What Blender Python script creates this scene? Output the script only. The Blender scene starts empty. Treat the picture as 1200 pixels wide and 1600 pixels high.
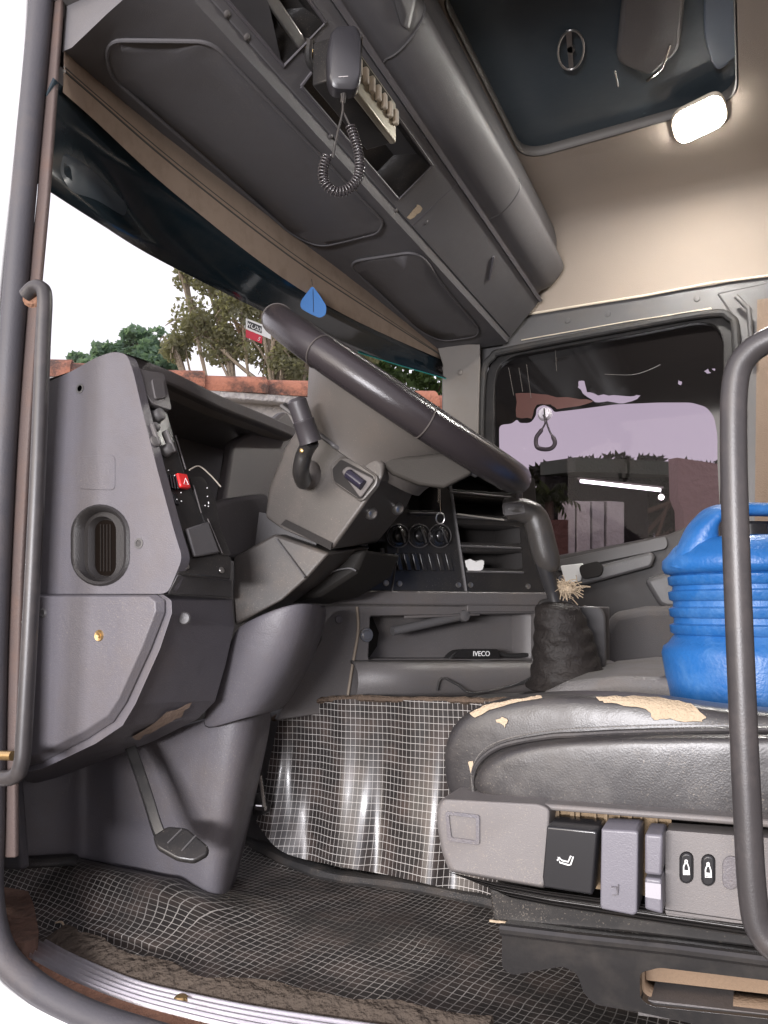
import bpy, bmesh, math, random
from mathutils import Vector, Matrix, noise
from mathutils.bvhtree import BVHTree
from mathutils.geometry import intersect_line_plane
R = math.radians
random.seed(7)
SC = bpy.context.scene
COL = SC.collection
# ------------------------------------------------------------------ camera
F = 1200.0
YAW, PITCH = R(25.3), R(7.1)
CAM = Vector((0, 0, .6))
FW = Vector((-math.sin(YAW)*math.cos(PITCH), math.cos(YAW)*math.cos(PITCH), math.sin(PITCH)))
RT = Vector((math.cos(YAW), math.sin(YAW), 0))
UPV = RT.cross(FW)
cd = bpy.data.cameras.new('camera'); cam = bpy.data.objects.new('camera', cd); COL.objects.link(cam)
cd.sensor_fit = 'VERTICAL'; cd.sensor_height = 36; cd.lens = 27.0; cd.clip_start = .02; cd.clip_end = 500
m = Matrix.Identity(4)
for i in range(3):
    m[i][0], m[i][1], m[i][2] = RT[i], UPV[i], -FW[i]
cam.matrix_world = Matrix.Translation(CAM) @ m
SC.camera = cam
# ------------------------------------------------------------------ light
SUN_EL, SUN_AZ = 14.0, 200.0       # azimuth: direction TO the sun, degrees from +Y towards +X
w = bpy.data.worlds.new('World'); SC.world = w; w.use_nodes = True
nt = w.node_tree; bg = nt.nodes['Background']
sk = nt.nodes.new('ShaderNodeTexSky'); sk.sky_type = 'NISHITA'; sk.sun_disc = False
sk.sun_elevation = R(SUN_EL); sk.sun_rotation = R(SUN_AZ); sk.air_density = 1.0; sk.dust_density = 3.0; sk.ozone_density = 1.5
# thick bright dusk cloud mixed over the clear sky
wtc = nt.nodes.new('ShaderNodeTexCoord'); wn_ = nt.nodes.new('ShaderNodeTexNoise'); wn_.inputs['Scale'].default_value = 1.6; wn_.inputs['Detail'].default_value = 6
nt.links.new(wtc.outputs['Generated'], wn_.inputs['Vector'])
wr = nt.nodes.new('ShaderNodeValToRGB'); wr.color_ramp.elements[0].position = .3; wr.color_ramp.elements[0].color = (4.5, 4.1, 4.6, 1); wr.color_ramp.elements[1].position = .7; wr.color_ramp.elements[1].color = (5.8, 5.4, 5.7, 1)
nt.links.new(wn_.outputs['Fac'], wr.inputs['Fac'])
wm = nt.nodes.new('ShaderNodeMix'); wm.data_type = 'RGBA'; wm.inputs['Factor'].default_value = .85
nt.links.new(sk.outputs[0], wm.inputs['A']); nt.links.new(wr.outputs[0], wm.inputs['B'])
nt.links.new(wm.outputs['Result'], bg.inputs[0]); bg.inputs[1].default_value = .082
sl = bpy.data.lights.new('sun', 'SUN'); sl.energy = .5; sl.angle = R(40); sl.color = (1, .95, .9)
so = bpy.data.objects.new('sun', sl); COL.objects.link(so)
sd = Vector((math.sin(R(SUN_AZ))*math.cos(R(SUN_EL)), math.cos(R(SUN_AZ))*math.cos(R(SUN_EL)), math.sin(R(SUN_EL))))
so.rotation_euler = (-sd).to_track_quat('-Z', 'Y').to_euler()
SC.view_settings.view_transform = 'Standard'; SC.view_settings.look = 'None'; SC.view_settings.gamma = 1
SC.view_settings.exposure = 1.8
# the tube lamp of the shed on the camera's side (its reflection shows in the photo's shiny plastics)
yl = bpy.data.lights.new('yard_tube_light', 'AREA'); yl.shape = 'RECTANGLE'; yl.size = 1.3; yl.size_y = .30; yl.energy = 62; yl.color = (.98, .96, 1)
yo = bpy.data.objects.new('yard_tube_light', yl); COL.objects.link(yo); yo.location = (-.35, -2.4, .75)
yo.rotation_euler = (Vector((-.25, 1, .12))).to_track_quat('-Z', 'Y').to_euler()
SC.render.film_transparent = False
# ------------------------------------------------------------------ unprojection onto real planes
def ray(px, py):
    return (FW + RT*((px-600)/F) + UPV*((800-py)/F))
def VY(px, py, Y):
    d = ray(px, py); return CAM + d*((Y-CAM.y)/d.y)
def VX(px, py, X):
    d = ray(px, py); return CAM + d*((X-CAM.x)/d.x)
def VZ(px, py, Z):
    d = ray(px, py); return CAM + d*((Z-CAM.z)/d.z)
def VD(px, py, z):
    return CAM + ray(px, py)*z
class PL:
    """a real plane: a point, a normal turned to the camera side"""
    def __init__(s, p, n):
        s.o = Vector(p); s.n = Vector(n).normalized()
        if s.n.dot(CAM-s.o) < 0: s.n = -s.n
    def p(s, px, py, off=0):
        d = ray(px, py); t = (s.o-CAM).dot(s.n)/d.dot(s.n)
        return CAM + d*t + s.n*off
    def ps(s, L, off=0): return [s.p(a[0], a[1], off) for a in L]
YN = lambda Y: PL((0, Y, 0), (0, -1, 0))
# ------------------------------------------------------------------ curves
def cr(P, k=6, closed=False):
    P = [Vector(p) for p in P]; n = len(P); out = []
    for i in range(n if closed else n-1):
        if closed: a, b, c, d = P[(i-1) % n], P[i], P[(i+1) % n], P[(i+2) % n]
        else: a, b, c, d = P[max(i-1, 0)], P[i], P[i+1], P[min(i+2, n-1)]
        for j in range(k):
            t = j/k
            out.append(.5*((2*b)+(c-a)*t+(2*a-5*b+4*c-d)*t*t+(3*b-a-3*c+d)*t*t*t))
    if not closed: out.append(P[-1].copy())
    return out
def rp(P, r=8, n=4):
    """polygon with rounded corners (pixels or metres, 2D)"""
    out = []; N = len(P)
    for i in range(N):
        p = Vector(P[i][:2]); a = Vector(P[i-1][:2])-p; b = Vector(P[(i+1) % N][:2])-p
        q = min(r, a.length*.45, b.length*.45)
        s = p+a.normalized()*q; e = p+b.normalized()*q
        for j in range(n+1):
            t = j/n; out.append(((1-t)**2*s+2*t*(1-t)*p+t*t*e)[:])
    return out
def oval(cx, cy, rx, ry, n=20, rot=0):
    c, s = math.cos(rot), math.sin(rot)
    return [(cx+rx*math.cos(2*math.pi*i/n)*c-ry*math.sin(2*math.pi*i/n)*s, cy+rx*math.cos(2*math.pi*i/n)*s+ry*math.sin(2*math.pi*i/n)*c) for i in range(n)]
def stadium(cx, cy, hw, hh, n=6, dx=0):
    """upright stadium; dx shears it (top leans)"""
    out = []
    for i in range(n*2+1):
        a = math.pi*i/(n*2); out.append((cx+hw*math.cos(a), cy-(hh-hw)-hw*math.sin(a)))
    for i in range(n*2+1):
        a = math.pi+math.pi*i/(n*2); out.append((cx+hw*math.cos(a), cy+(hh-hw)-hw*math.sin(a)))
    return [(x+dx*(cy-y)/hh, y) for x, y in out]
# ------------------------------------------------------------------ mesh builder
WL = {}
def ins_(P, s, c_): return [(c_.x+(a-c_.x)*s, c_.y+(b-c_.y)*s) for a, b in P]
class MB:
    def __init__(s): s.v = []; s.f = []
    def add(s, V, Fc):
        o = len(s.v); s.v += [Vector(x) for x in V]; s.f += [tuple(o+i for i in f) for f in Fc]; return s
    def rings(s, L, cap0=True, cap1=True, closed=True):
        n = len(L[0]); V = [p for r in L for p in r]; Fc = []
        for k in range(len(L)-1):
            for i in range(n if closed else n-1):
                j = (i+1) % n
                Fc.append((k*n+i, k*n+j, (k+1)*n+j, (k+1)*n+i))
        if cap0: Fc.append(tuple(reversed(range(n))))
        if cap1: Fc.append(tuple((len(L)-1)*n+i for i in range(n)))
        return s.add(V, Fc)
    def prism(s, P, vec):
        vec = Vector(vec); return s.rings([P, [Vector(p)+vec for p in P]])
    def grid(s, rows): return s.rings(rows, False, False, False)
    def box(s, a, b):
        x0, y0, z0 = a; x1, y1, z1 = b
        return s.rings([[(x0, y0, z0), (x1, y0, z0), (x1, y1, z0), (x0, y1, z0)], [(x0, y0, z1), (x1, y0, z1), (x1, y1, z1), (x0, y1, z1)]])
    def bar(s, a, b, wv, hv):
        a, b, wv, hv = Vector(a), Vector(b), Vector(wv)/2, Vector(hv)/2
        return s.rings([[p-wv-hv, p+wv-hv, p+wv+hv, p-wv+hv] for p in (a, b)])
    def tube(s, P, r, n=12, caps=True, closed=False, flat=1.0, up=None):
        P = [Vector(p) for p in P]; N = len(P); L = []; prev = None
        for i in range(N):
            if closed: t = P[(i+1) % N]-P[i-1]
            else: t = P[min(i+1, N-1)]-P[max(i-1, 0)]
            t.normalize()
            if prev is None:
                u = Vector(up) if up else (Vector((0, 0, 1)) if abs(t.z) < .9 else Vector((1, 0, 0)))
                prev = (u-t*u.dot(t)).normalized()
            else: prev = (prev-t*prev.dot(t)).normalized()
            b = t.cross(prev); rr = r[i] if isinstance(r, (list, tuple)) else r
            L.append([P[i]+prev*rr*math.cos(2*math.pi*k/n)+b*rr*flat*math.sin(2*math.pi*k/n) for k in range(n)])
        if closed: L.append(L[0])
        return s.rings(L, caps and not closed, caps and not closed)
    def lathe(s, prof, o, ax=(0, 0, 1), n=28, caps=True, sx=None):
        o = Vector(o); ax = Vector(ax).normalized(); u = ax.orthogonal().normalized(); v = ax.cross(u)
        return s.rings([[o+ax*h+u*r*math.cos(2*math.pi*k/n)+v*r*math.sin(2*math.pi*k/n) for k in range(n)] for r, h in prof], caps, caps)
    def ball(s, c, r, n=10, sc=(1, 1, 1)):
        c = Vector(c); L = []
        for i in range(n+1):
            a = math.pi*i/n; rr = max(math.sin(a), .001)*r
            L.append([c+Vector((rr*math.cos(2*math.pi*k/(2*n))*sc[0], rr*math.sin(2*math.pi*k/(2*n))*sc[1], -r*math.cos(a)*sc[2])) for k in range(2*n)])
        return s.rings(L)
    def plate(s, outer, holes, vec):
        """flat outline with holes, given a thickness"""
        bm = bmesh.new(); E = []
        for L in [outer]+list(holes):
            vs = [bm.verts.new(p) for p in L]
            E += [bm.edges.new((vs[i], vs[(i+1) % len(vs)])) for i in range(len(vs))]
        bmesh.ops.triangle_fill(bm, use_beauty=True, use_dissolve=False, edges=E)
        bm.normal_update()
        g = bmesh.ops.extrude_face_region(bm, geom=bm.faces[:])
        bmesh.ops.translate(bm, verts=[x for x in g['geom'] if isinstance(x, bmesh.types.BMVert)], vec=Vector(vec))
        bm.verts.index_update()
        s.add([v.co.copy() for v in bm.verts], [tuple(v.index for v in f.verts) for f in bm.faces]); bm.free(); return s
    def build(s, name, mt, parent=None, bevel=0, seg=2, sub=0, ang=35, smooth=True, solid=0, base=None, flip=False):
        me = bpy.data.meshes.new(name)
        if parent is not None: o0 = WL[parent.name]
        elif base is not None: o0 = Vector(base)
        else:
            xs = [v.x for v in s.v]; ys = [v.y for v in s.v]; zs = [v.z for v in s.v]
            o0 = Vector(((min(xs)+max(xs))/2, (min(ys)+max(ys))/2, min(zs)))
        me.from_pydata([v-o0 for v in s.v], [], s.f)
        bm = bmesh.new(); bm.from_mesh(me); bmesh.ops.remove_doubles(bm, verts=bm.verts, dist=1e-6)
        bmesh.ops.recalc_face_normals(bm, faces=bm.faces)
        if flip: bmesh.ops.reverse_faces(bm, faces=bm.faces)
        bm.to_mesh(me); bm.free()
        me.materials.append(mt)
        if smooth:
            for p in me.polygons: p.use_smooth = True
            if not sub: me.set_sharp_from_angle(angle=R(ang))
        o = bpy.data.objects.new(name, me); COL.objects.link(o)
        if parent is not None: o.parent = parent
        else: o.location = o0
        WL[o.name] = o0
        if solid:
            q = o.modifiers.new('solid', 'SOLIDIFY'); q.thickness = solid; q.offset = 0
        if bevel:
            q = o.modifiers.new('bevel', 'BEVEL'); q.width = bevel; q.segments = seg; q.limit_method = 'ANGLE'; q.angle_limit = R(ang)
        if sub:
            q = o.modifiers.new('sub', 'SUBSURF'); q.levels = sub; q.render_levels = sub
        return o
def each(s, name, mt, parent=None, **kw):
    """every separate piece of the builder becomes an object of its own"""
    par = list(range(len(s.v)))
    def fd(i):
        while par[i] != i: par[i] = par[par[i]]; i = par[i]
        return i
    for f in s.f:
        for k in f[1:]: par[fd(f[0])] = fd(k)
    G = {}
    for f in s.f: G.setdefault(fd(f[0]), []).append(f)
    out = None
    for fs in G.values():
        ids = sorted({i for f in fs for i in f}); mp = {a: b for b, a in enumerate(ids)}
        m2 = MB(); m2.add([s.v[i] for i in ids], [tuple(mp[i] for i in f) for f in fs]); o = m2.build(name, mt, parent, **kw); out = out or o
    return out
MB.each = each
def tag(o, label=None, cat=None, group=None, kind=None):
    if label: o['label'] = label
    if cat: o['category'] = cat
    if group: o['group'] = group
    if kind: o['kind'] = kind
    return o
def thing(name, loc, label, cat, group=None):
    o = bpy.data.objects.new(name, None); COL.objects.link(o); o.location = Vector(loc); o.empty_display_size = .05
    WL[o.name] = Vector(loc); return tag(o, label, cat, group)
def part_label(o, s): o['label'] = s; return o
def decal(name, outline, targets, off, mt, parent, cuts=3, thick=0, lip=None):
    """a thin piece of material lying on the surface of something already built"""
    dg = bpy.context.evaluated_depsgraph_get(); dg.update(); trees = []
    for t in targets:
        e = t.evaluated_get(dg); me = e.to_mesh()
        mw = Matrix.Translation(WL[t.name])
        trees.append(BVHTree.FromPolygons([mw @ v.co for v in me.vertices], [tuple(p.vertices) for p in me.polygons])); e.to_mesh_clear()
    bm = bmesh.new(); vs = [bm.verts.new((p[0], p[1], 0)) for p in outline]
    E = [bm.edges.new((vs[i], vs[(i+1) % len(vs)])) for i in range(len(vs))]
    bmesh.ops.triangle_fill(bm, use_beauty=True, use_dissolve=False, edges=E)
    if cuts: bmesh.ops.subdivide_edges(bm, edges=bm.edges[:], cuts=cuts, use_grid_fill=True)
    bm.verts.index_update(); V = []
    for v in bm.verts:
        d = ray(v.co.x, v.co.y).normalized(); best = None
        for t in trees:
            h = t.ray_cast(CAM, d)
            if h[0] is not None and (best is None or h[3] < best[1]):
                n = h[1] if h[1].dot(d) < 0 else -h[1]
                best = (h[0]+n*off, h[3])
        V.append(best[0] if best else None)
    Fc = [tuple(v.index for v in f.verts) for f in bm.faces]; bm.free()
    Fc = [f for f in Fc if all(V[i] is not None for i in f)]
    V = [v if v is not None else Vector((0, 0, 0)) for v in V]
    used = sorted({i for f in Fc for i in f}); mp = {a: b for b, a in enumerate(used)}
    mb = MB(); mb.add([V[i] for i in used], [tuple(mp[i] for i in f) for f in Fc])
    res = mb.build(name, mt, parent, solid=thick, ang=60)
    if lip:
        pts = []
        for a, b in outline:
            d = ray(a, b).normalized(); hs = [h for h in (t.ray_cast(CAM, d) for t in trees) if h[0] is not None]
            if hs:
                h = min(hs, key=lambda q: q[3]); pts.append(h[0]+h[1]*.0004)
        mb = MB(); mb.tube(pts, [.0005+.0008*abs(noise.noise(p*90)) for p in pts], 6, closed=True); mb.build('torn_edge', lip, res)
    return res
def ragged(P, amp=2.5, k=5, seed=1):
    rnd = random.Random(seed); out = []; N = len(P)
    for i in range(N):
        a = Vector(P[i]); b = Vector(P[(i+1) % N])
        for j in range(k):
            p = a.lerp(b, j/k); out.append((p.x+rnd.uniform(-amp, amp), p.y+rnd.uniform(-amp, amp)))
    return out
def text_mesh(name, s, size, o, xdir, ydir, mt, parent, ext=.0006):
    cu = bpy.data.curves.new(name, 'FONT'); cu.body = s; cu.size = size; cu.extrude = ext; cu.align_x = 'CENTER'; cu.align_y = 'CENTER'
    t = bpy.data.objects.new(name+'_src', cu); COL.objects.link(t)
    dg = bpy.context.evaluated_depsgraph_get(); dg.update()
    me = bpy.data.meshes.new_from_object(t.evaluated_get(dg)); bpy.data.objects.remove(t)
    x = Vector(xdir).normalized(); y = (Vector(ydir)-x*Vector(ydir).dot(x)).normalized(); z = x.cross(y)
    mb = MB(); mb.add([Vector(o)+x*v.co.x+y*v.co.y+z*v.co.z for v in me.vertices], [tuple(p.vertices) for p in me.polygons])
    return mb.build(name, mt, parent, smooth=False)
# ------------------------------------------------------------------ materials
def mat(name, col, rough=.5, bump=.15, bscale=900, spec=.5, metal=0, dirt=0, dirtcol=(.16, .12, .085), dscale=9, var=.12, vscale=6, coat=0, aniso=0, emis=None, bump2=0, b2scale=9, dlo=.48, dhi=.72, speck=0):
    M = bpy.data.materials.new(name); M.use_nodes = True; n = M.node_tree.nodes; l = M.node_tree.links
    b = n['Principled BSDF']; tc = n.new('ShaderNodeTexCoord')
    b.inputs['Roughness'].default_value = rough; b.inputs['Metallic'].default_value = metal
    b.inputs['Specular IOR Level'].default_value = spec; b.inputs['Coat Weight'].default_value = coat
    nz = n.new('ShaderNodeTexNoise'); nz.inputs['Scale'].default_value = vscale; nz.inputs['Detail'].default_value = 6; nz.inputs['Roughness'].default_value = .65
    l.new(tc.outputs['Object'], nz.inputs['Vector'])
    mx = n.new('ShaderNodeMix'); mx.data_type = 'RGBA'
    mx.inputs['A'].default_value = (*[c*(1-var) for c in col], 1); mx.inputs['B'].default_value = (*[c*(1+var) for c in col], 1)
    l.new(nz.outputs['Fac'], mx.inputs['Factor']); out = mx.outputs['Result']
    if dirt:
        n2 = n.new('ShaderNodeTexNoise'); n2.inputs['Scale'].default_value = dscale; n2.inputs['Detail'].default_value = 9; n2.inputs['Roughness'].default_value = .72
        l.new(tc.outputs['Object'], n2.inputs['Vector'])
        rm = n.new('ShaderNodeMapRange'); rm.inputs['From Min'].default_value = dlo; rm.inputs['From Max'].default_value = dhi; rm.inputs['To Max'].default_value = dirt
        l.new(n2.outputs['Fac'], rm.inputs['Value'])
        m2 = n.new('ShaderNodeMix'); m2.data_type = 'RGBA'; m2.inputs['B'].default_value = (*dirtcol, 1)
        l.new(out, m2.inputs['A']); l.new(rm.outputs[0], m2.inputs['Factor']); out = m2.outputs['Result']
        ad = n.new('ShaderNodeMath'); ad.operation = 'MULTIPLY_ADD'; ad.inputs[1].default_value = .35; ad.inputs[2].default_value = rough
        l.new(rm.outputs[0], ad.inputs[0]); l.new(ad.outputs[0], b.inputs['Roughness'])
    if speck:
        n6 = n.new('ShaderNodeTexNoise'); n6.inputs['Scale'].default_value = 430; n6.inputs['Detail'].default_value = 2; l.new(tc.outputs['Object'], n6.inputs['Vector'])
        n7 = n.new('ShaderNodeTexNoise'); n7.inputs['Scale'].default_value = 5; n7.inputs['Detail'].default_value = 4; l.new(tc.outputs['Object'], n7.inputs['Vector'])
        mm = n.new('ShaderNodeMath'); mm.operation = 'MULTIPLY_ADD'; mm.inputs[1].default_value = .35; l.new(n7.outputs['Fac'], mm.inputs[0]); l.new(n6.outputs['Fac'], mm.inputs[2])
        r6 = n.new('ShaderNodeMapRange'); r6.inputs['From Min'].default_value = .84; r6.inputs['From Max'].default_value = .92; r6.inputs['To Max'].default_value = speck; l.new(mm.outputs[0], r6.inputs['Value'])
        m6 = n.new('ShaderNodeMix'); m6.data_type = 'RGBA'; m6.inputs['B'].default_value = (.30, .26, .21, 1); l.new(out, m6.inputs['A']); l.new(r6.outputs[0], m6.inputs['Factor']); out = m6.outputs['Result']
    l.new(out, b.inputs['Base Color'])
    if bump:
        n3 = n.new('ShaderNodeTexNoise'); n3.inputs['Scale'].default_value = bscale; n3.inputs['Detail'].default_value = 3
        l.new(tc.outputs['Object'], n3.inputs['Vector'])
        bp = n.new('ShaderNodeBump'); bp.inputs['Strength'].default_value = bump; bp.inputs['Distance'].default_value = 1.0/bscale
        l.new(n3.outputs['Fac'], bp.inputs['Height']); l.new(bp.outputs[0], b.inputs['Normal'])
        if bump2:
            n5 = n.new('ShaderNodeTexNoise'); n5.inputs['Scale'].default_value = b2scale; n5.inputs['Detail'].default_value = 4; n5.inputs['Distortion'].default_value = .6
            l.new(tc.outputs['Object'], n5.inputs['Vector'])
            b5 = n.new('ShaderNodeBump'); b5.inputs['Strength'].default_value = bump2; b5.inputs['Distance'].default_value = .02
            l.new(n5.outputs['Fac'], b5.inputs['Height']); l.new(b5.outputs[0], bp.inputs['Normal'])
    if emis:
        b.inputs['Emission Color'].default_value = (*emis[:3], 1); b.inputs['Emission Strength'].default_value = emis[3]
    return M
def glass(name, tint, gloss=1.0, rough=.0):
    M = bpy.data.materials.new(name); M.use_nodes = True; n = M.node_tree.nodes; l = M.node_tree.links
    n.remove(n['Principled BSDF']); o = n['Material Output']
    t = n.new('ShaderNodeBsdfTransparent'); t.inputs[0].default_value = (*tint, 1)
    g = n.new('ShaderNodeBsdfGlossy'); g.inputs['Roughness'].default_value = rough
    fr = n.new('ShaderNodeFresnel'); fr.inputs[0].default_value = 1.45
    mu = n.new('ShaderNodeMath'); mu.operation = 'MULTIPLY'; mu.inputs[1].default_value = gloss
    l.new(fr.outputs[0], mu.inputs[0]); mx = n.new('ShaderNodeMixShader')
    l.new(mu.outputs[0], mx.inputs[0]); l.new(t.outputs[0], mx.inputs[1]); l.new(g.outputs[0], mx.inputs[2]); l.new(mx.outputs[0], o.inputs[0]); return M
def meshmat(name, axes, cell, base, line, width=.09, rough=.35, warp=.004, fade=True, rot=0):
    """black plastic mat with a woven white square net"""
    M = bpy.data.materials.new(name); M.use_nodes = True; n = M.node_tree.nodes; l = M.node_tree.links
    b = n['Principled BSDF']; tc = n.new('ShaderNodeTexCoord')
    def math_(op, a, c=None):
        q = n.new('ShaderNodeMath'); q.operation = op
        for i, x in enumerate((a, c)):
            if x is None: continue
            if isinstance(x, (int, float)): q.inputs[i].default_value = x
            else: l.new(x, q.inputs[i])
        return q.outputs[0]
    nz = n.new('ShaderNodeTexNoise'); nz.inputs['Scale'].default_value = 7; nz.inputs['Detail'].default_value = 2
    l.new(tc.outputs['UV'], nz.inputs['Vector'])
    sb = n.new('ShaderNodeVectorMath'); sb.operation = 'SUBTRACT'; sb.inputs[1].default_value = (.5, .5, .5); l.new(nz.outputs['Color'], sb.inputs[0])
    sc = n.new('ShaderNodeVectorMath'); sc.operation = 'SCALE'; sc.inputs['Scale'].default_value = warp*4; l.new(sb.outputs[0], sc.inputs[0])
    av = n.new('ShaderNodeVectorMath'); l.new(tc.outputs['UV'], av.inputs[0]); l.new(sc.outputs[0], av.inputs[1])
    sp = n.new('ShaderNodeSeparateXYZ'); l.new(av.outputs[0], sp.inputs[0]); res = []
    for k in (0, 1):
        fr = math_('FRACT', math_('DIVIDE', sp.outputs[k], cell)); d = math_('ABSOLUTE', math_('SUBTRACT', fr, .5))
        res.append(math_('LESS_THAN', d, width/2))
    mk = math_('MAXIMUM', res[0], res[1])
    if fade:
        n2 = n.new('ShaderNodeTexNoise'); n2.inputs['Scale'].default_value = 4.5; n2.inputs['Detail'].default_value = 5; l.new(tc.outputs['UV'], n2.inputs['Vector'])
        rm = n.new('ShaderNodeMapRange'); rm.inputs['From Min'].default_value = .38; rm.inputs['From Max'].default_value = .62; rm.inputs['To Min'].default_value = .25; l.new(n2.outputs['Fac'], rm.inputs['Value'])
        mk = math_('MULTIPLY', mk, rm.outputs[0])
    n4 = n.new('ShaderNodeTexNoise'); n4.inputs['Scale'].default_value = 14; n4.inputs['Detail'].default_value = 8; l.new(tc.outputs['UV'], n4.inputs['Vector'])
    bc = n.new('ShaderNodeMix'); bc.data_type = 'RGBA'; bc.inputs['A'].default_value = (base[0]*.75, base[1]*.75, base[2]*.75, 1); bc.inputs['B'].default_value = (base[0]*1.8+.01, base[1]*1.6+.006, base[2]*1.5+.004, 1)
    r4 = n.new('ShaderNodeMapRange'); r4.inputs['From Min'].default_value = .45; r4.inputs['From Max'].default_value = .75; l.new(n4.outputs['Fac'], r4.inputs['Value']); l.new(r4.outputs[0], bc.inputs['Factor'])
    mx = n.new('ShaderNodeMix'); mx.data_type = 'RGBA'; mx.inputs['B'].default_value = (*line, 1)
    l.new(mk, mx.inputs['Factor']); l.new(bc.outputs['Result'], mx.inputs['A']); l.new(mx.outputs['Result'], b.inputs['Base Color'])
    b.inputs['Roughness'].default_value = rough; b.inputs['Coat Weight'].default_value = .14 if rough < .3 else .0; b.inputs['Specular IOR Level'].default_value = .28; b.inputs['Coat Roughness'].default_value = .12
    bp = n.new('ShaderNodeBump'); bp.inputs['Strength'].default_value = .5; bp.inputs['Distance'].default_value = .0006; l.new(mk, bp.inputs['Height']); l.new(bp.outputs[0], b.inputs['Normal'])
    return M
def set_uv(o, fn):
    me = o.data; uv = me.uv_layers.new(name='UVMap'); o0 = WL[o.name]
    for lp in me.loops: uv.data[lp.index].uv = fn(me.vertices[lp.vertex_index].co+o0)

G_LAV = mat('grey_plastic', (.108, .102, .114), .42, .3, 420, .45, dirt=.55, dirtcol=(.105, .085, .072), dscale=3.2, bump2=.12, speck=.32)
G_MID = mat('mid_grey_plastic', (.098, .091, .090), .45, .3, 420, .45, dirt=.5, dirtcol=(.1, .08, .064), dscale=4, bump2=.1, speck=.32)
G_DRK = mat('dark_grey_plastic', (.085, .082, .083), .42, .3, 800, .5, dirt=.3, dirtcol=(.11, .09, .07), dscale=7, speck=.32)
G_OVH = mat('overhead_grey_plastic', (.112, .108, .113), .5, .35, 600, .35, dirt=.25, dirtcol=(.1, .085, .075), dscale=4, speck=.32)
BLK = mat('black_plastic', (.022, .021, .021), .3, .1, 900, .5, dirt=.25, dirtcol=(.07, .058, .046), dscale=16, speck=.32)
BLKG = mat('glossy_black_plastic', (.018, .018, .02), .24, 0, 900, .6)
RUB = mat('black_rubber', (.03, .029, .029), .6, .3, 300, .4, dirt=.5, dirtcol=(.09, .07, .055), dscale=12, speck=.32)
SEAL = mat('grey_rubber_seal', (.055, .053, .060), .5, .15, 300, .4, dirt=.4, dirtcol=(.11, .09, .08), dscale=10)
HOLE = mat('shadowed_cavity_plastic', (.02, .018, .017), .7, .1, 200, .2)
TAN = mat('tan_headliner_fabric', (.31, .262, .22), .95, .6, 500, .1, var=.06, vscale=3, dirt=.2, dirtcol=(.32, .25, .19), dscale=3)
TAN2 = mat('tan_foam_trim', (.43, .335, .26), .9, .5, 400, .1, dirt=.35, dirtcol=(.2, .15, .11), dscale=14)
CREAM = mat('cream_edge_trim', (.62, .54, .43), .5, .1, 400, .4, dirt=.3)
WHITE = mat('white_truck_paint', (.8, .8, .79), .3, .02, 200, .5, coat=.4, dirt=.15, dirtcol=(.45, .4, .36), dscale=4)
ALU = mat('aluminium', (.62, .6, .64), .32, .1, 300, .5, metal=.85, dirt=.3, dirtcol=(.3, .24, .2), dscale=18)
BRASS = mat('brass_screw', (.5, .34, .16), .35, .1, 400, .5, metal=.9)
STEEL = mat('dull_steel', (.4, .39, .38), .3, .1, 400, .5, metal=.9, dirt=.2)
RUST = mat('rusty_metal', (.24, .13, .085), .85, .8, 90, .2, dirt=.6, dirtcol=(.10, .08, .07), dscale=22, var=.4, vscale=30)
LEA = mat('worn_black_leather', (.030, .028, .029), .34, .12, 420, .5, dirt=.6, dirtcol=(.075, .066, .058), dscale=6, bump2=.14, b2scale=6, speck=.32)
FOAM = mat('exposed_foam', (.44, .35, .25), .95, .9, 260, .1, dirt=.5, dirtcol=(.33, .26, .18), dscale=40)
GRIPM = mat('worn_wheel_rim_plastic', (.026, .022, .024), .27, .2, 500, .4, dirt=0)
HANDLE = mat('grab_handle_plastic', (.034, .031, .032), .40, .1, 600, .5, dirt=.15, dirtcol=(.2, .16, .14), dscale=12)
BLUE = mat('blue_jug_plastic', (.020, .12, .36), .38, .2, 140, .5, dirt=.6, dirtcol=(.10, .24, .48), dscale=9, var=.25)
RED = mat('red_plastic', (.7, .03, .03), .3, .05, 300, .5)
WHT = mat('white_print', (.75, .75, .74), .5, .05, 300, .3)
PAPER = mat('white_paper', (.8, .79, .76), .8, .3, 300, .2)
SILV = mat('champagne_radio_front', (.42, .39, .31), .35, .1, 400, .5, metal=.5, dirt=.3)
CHROME = mat('chrome', (.65, .64, .62), .12, 0, 400, .5, metal=1)
HATCH = mat('dark_blue_hatch_acrylic', (.045, .06, .072), .28, .02, 40, .5, dirt=.25, dirtcol=(.06, .08, .09), dscale=3)
BAND = mat('dark_green_sun_band', (.014, .028, .038), .14, 0, 10, .5, dirt=.4, dirtcol=(.06, .062, .062), dscale=2.5)
GLS = glass('windscreen_glass', (.97, .99, .98), .06)
GLS2 = glass('door_glass', (.58, .535, .572), .12)
FILM = mat('black_window_film', (.008, .007, .007), .08, 0, 10, .5)
FABG = mat('grey_fabric', (.09, .085, .085), .85, .5, 400, .2, dirt=.2)
BOOTM = mat('dark_brown_gaiter', (.018, .015, .014), .6, .3, 200, .3, dirt=.4, dirtcol=(.035, .028, .024), dscale=12, bump2=.3, b2scale=40)
CARD = mat('brown_card_box', (.2, .14, .095), .85, .4, 200, .2, dirt=.4)
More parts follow.
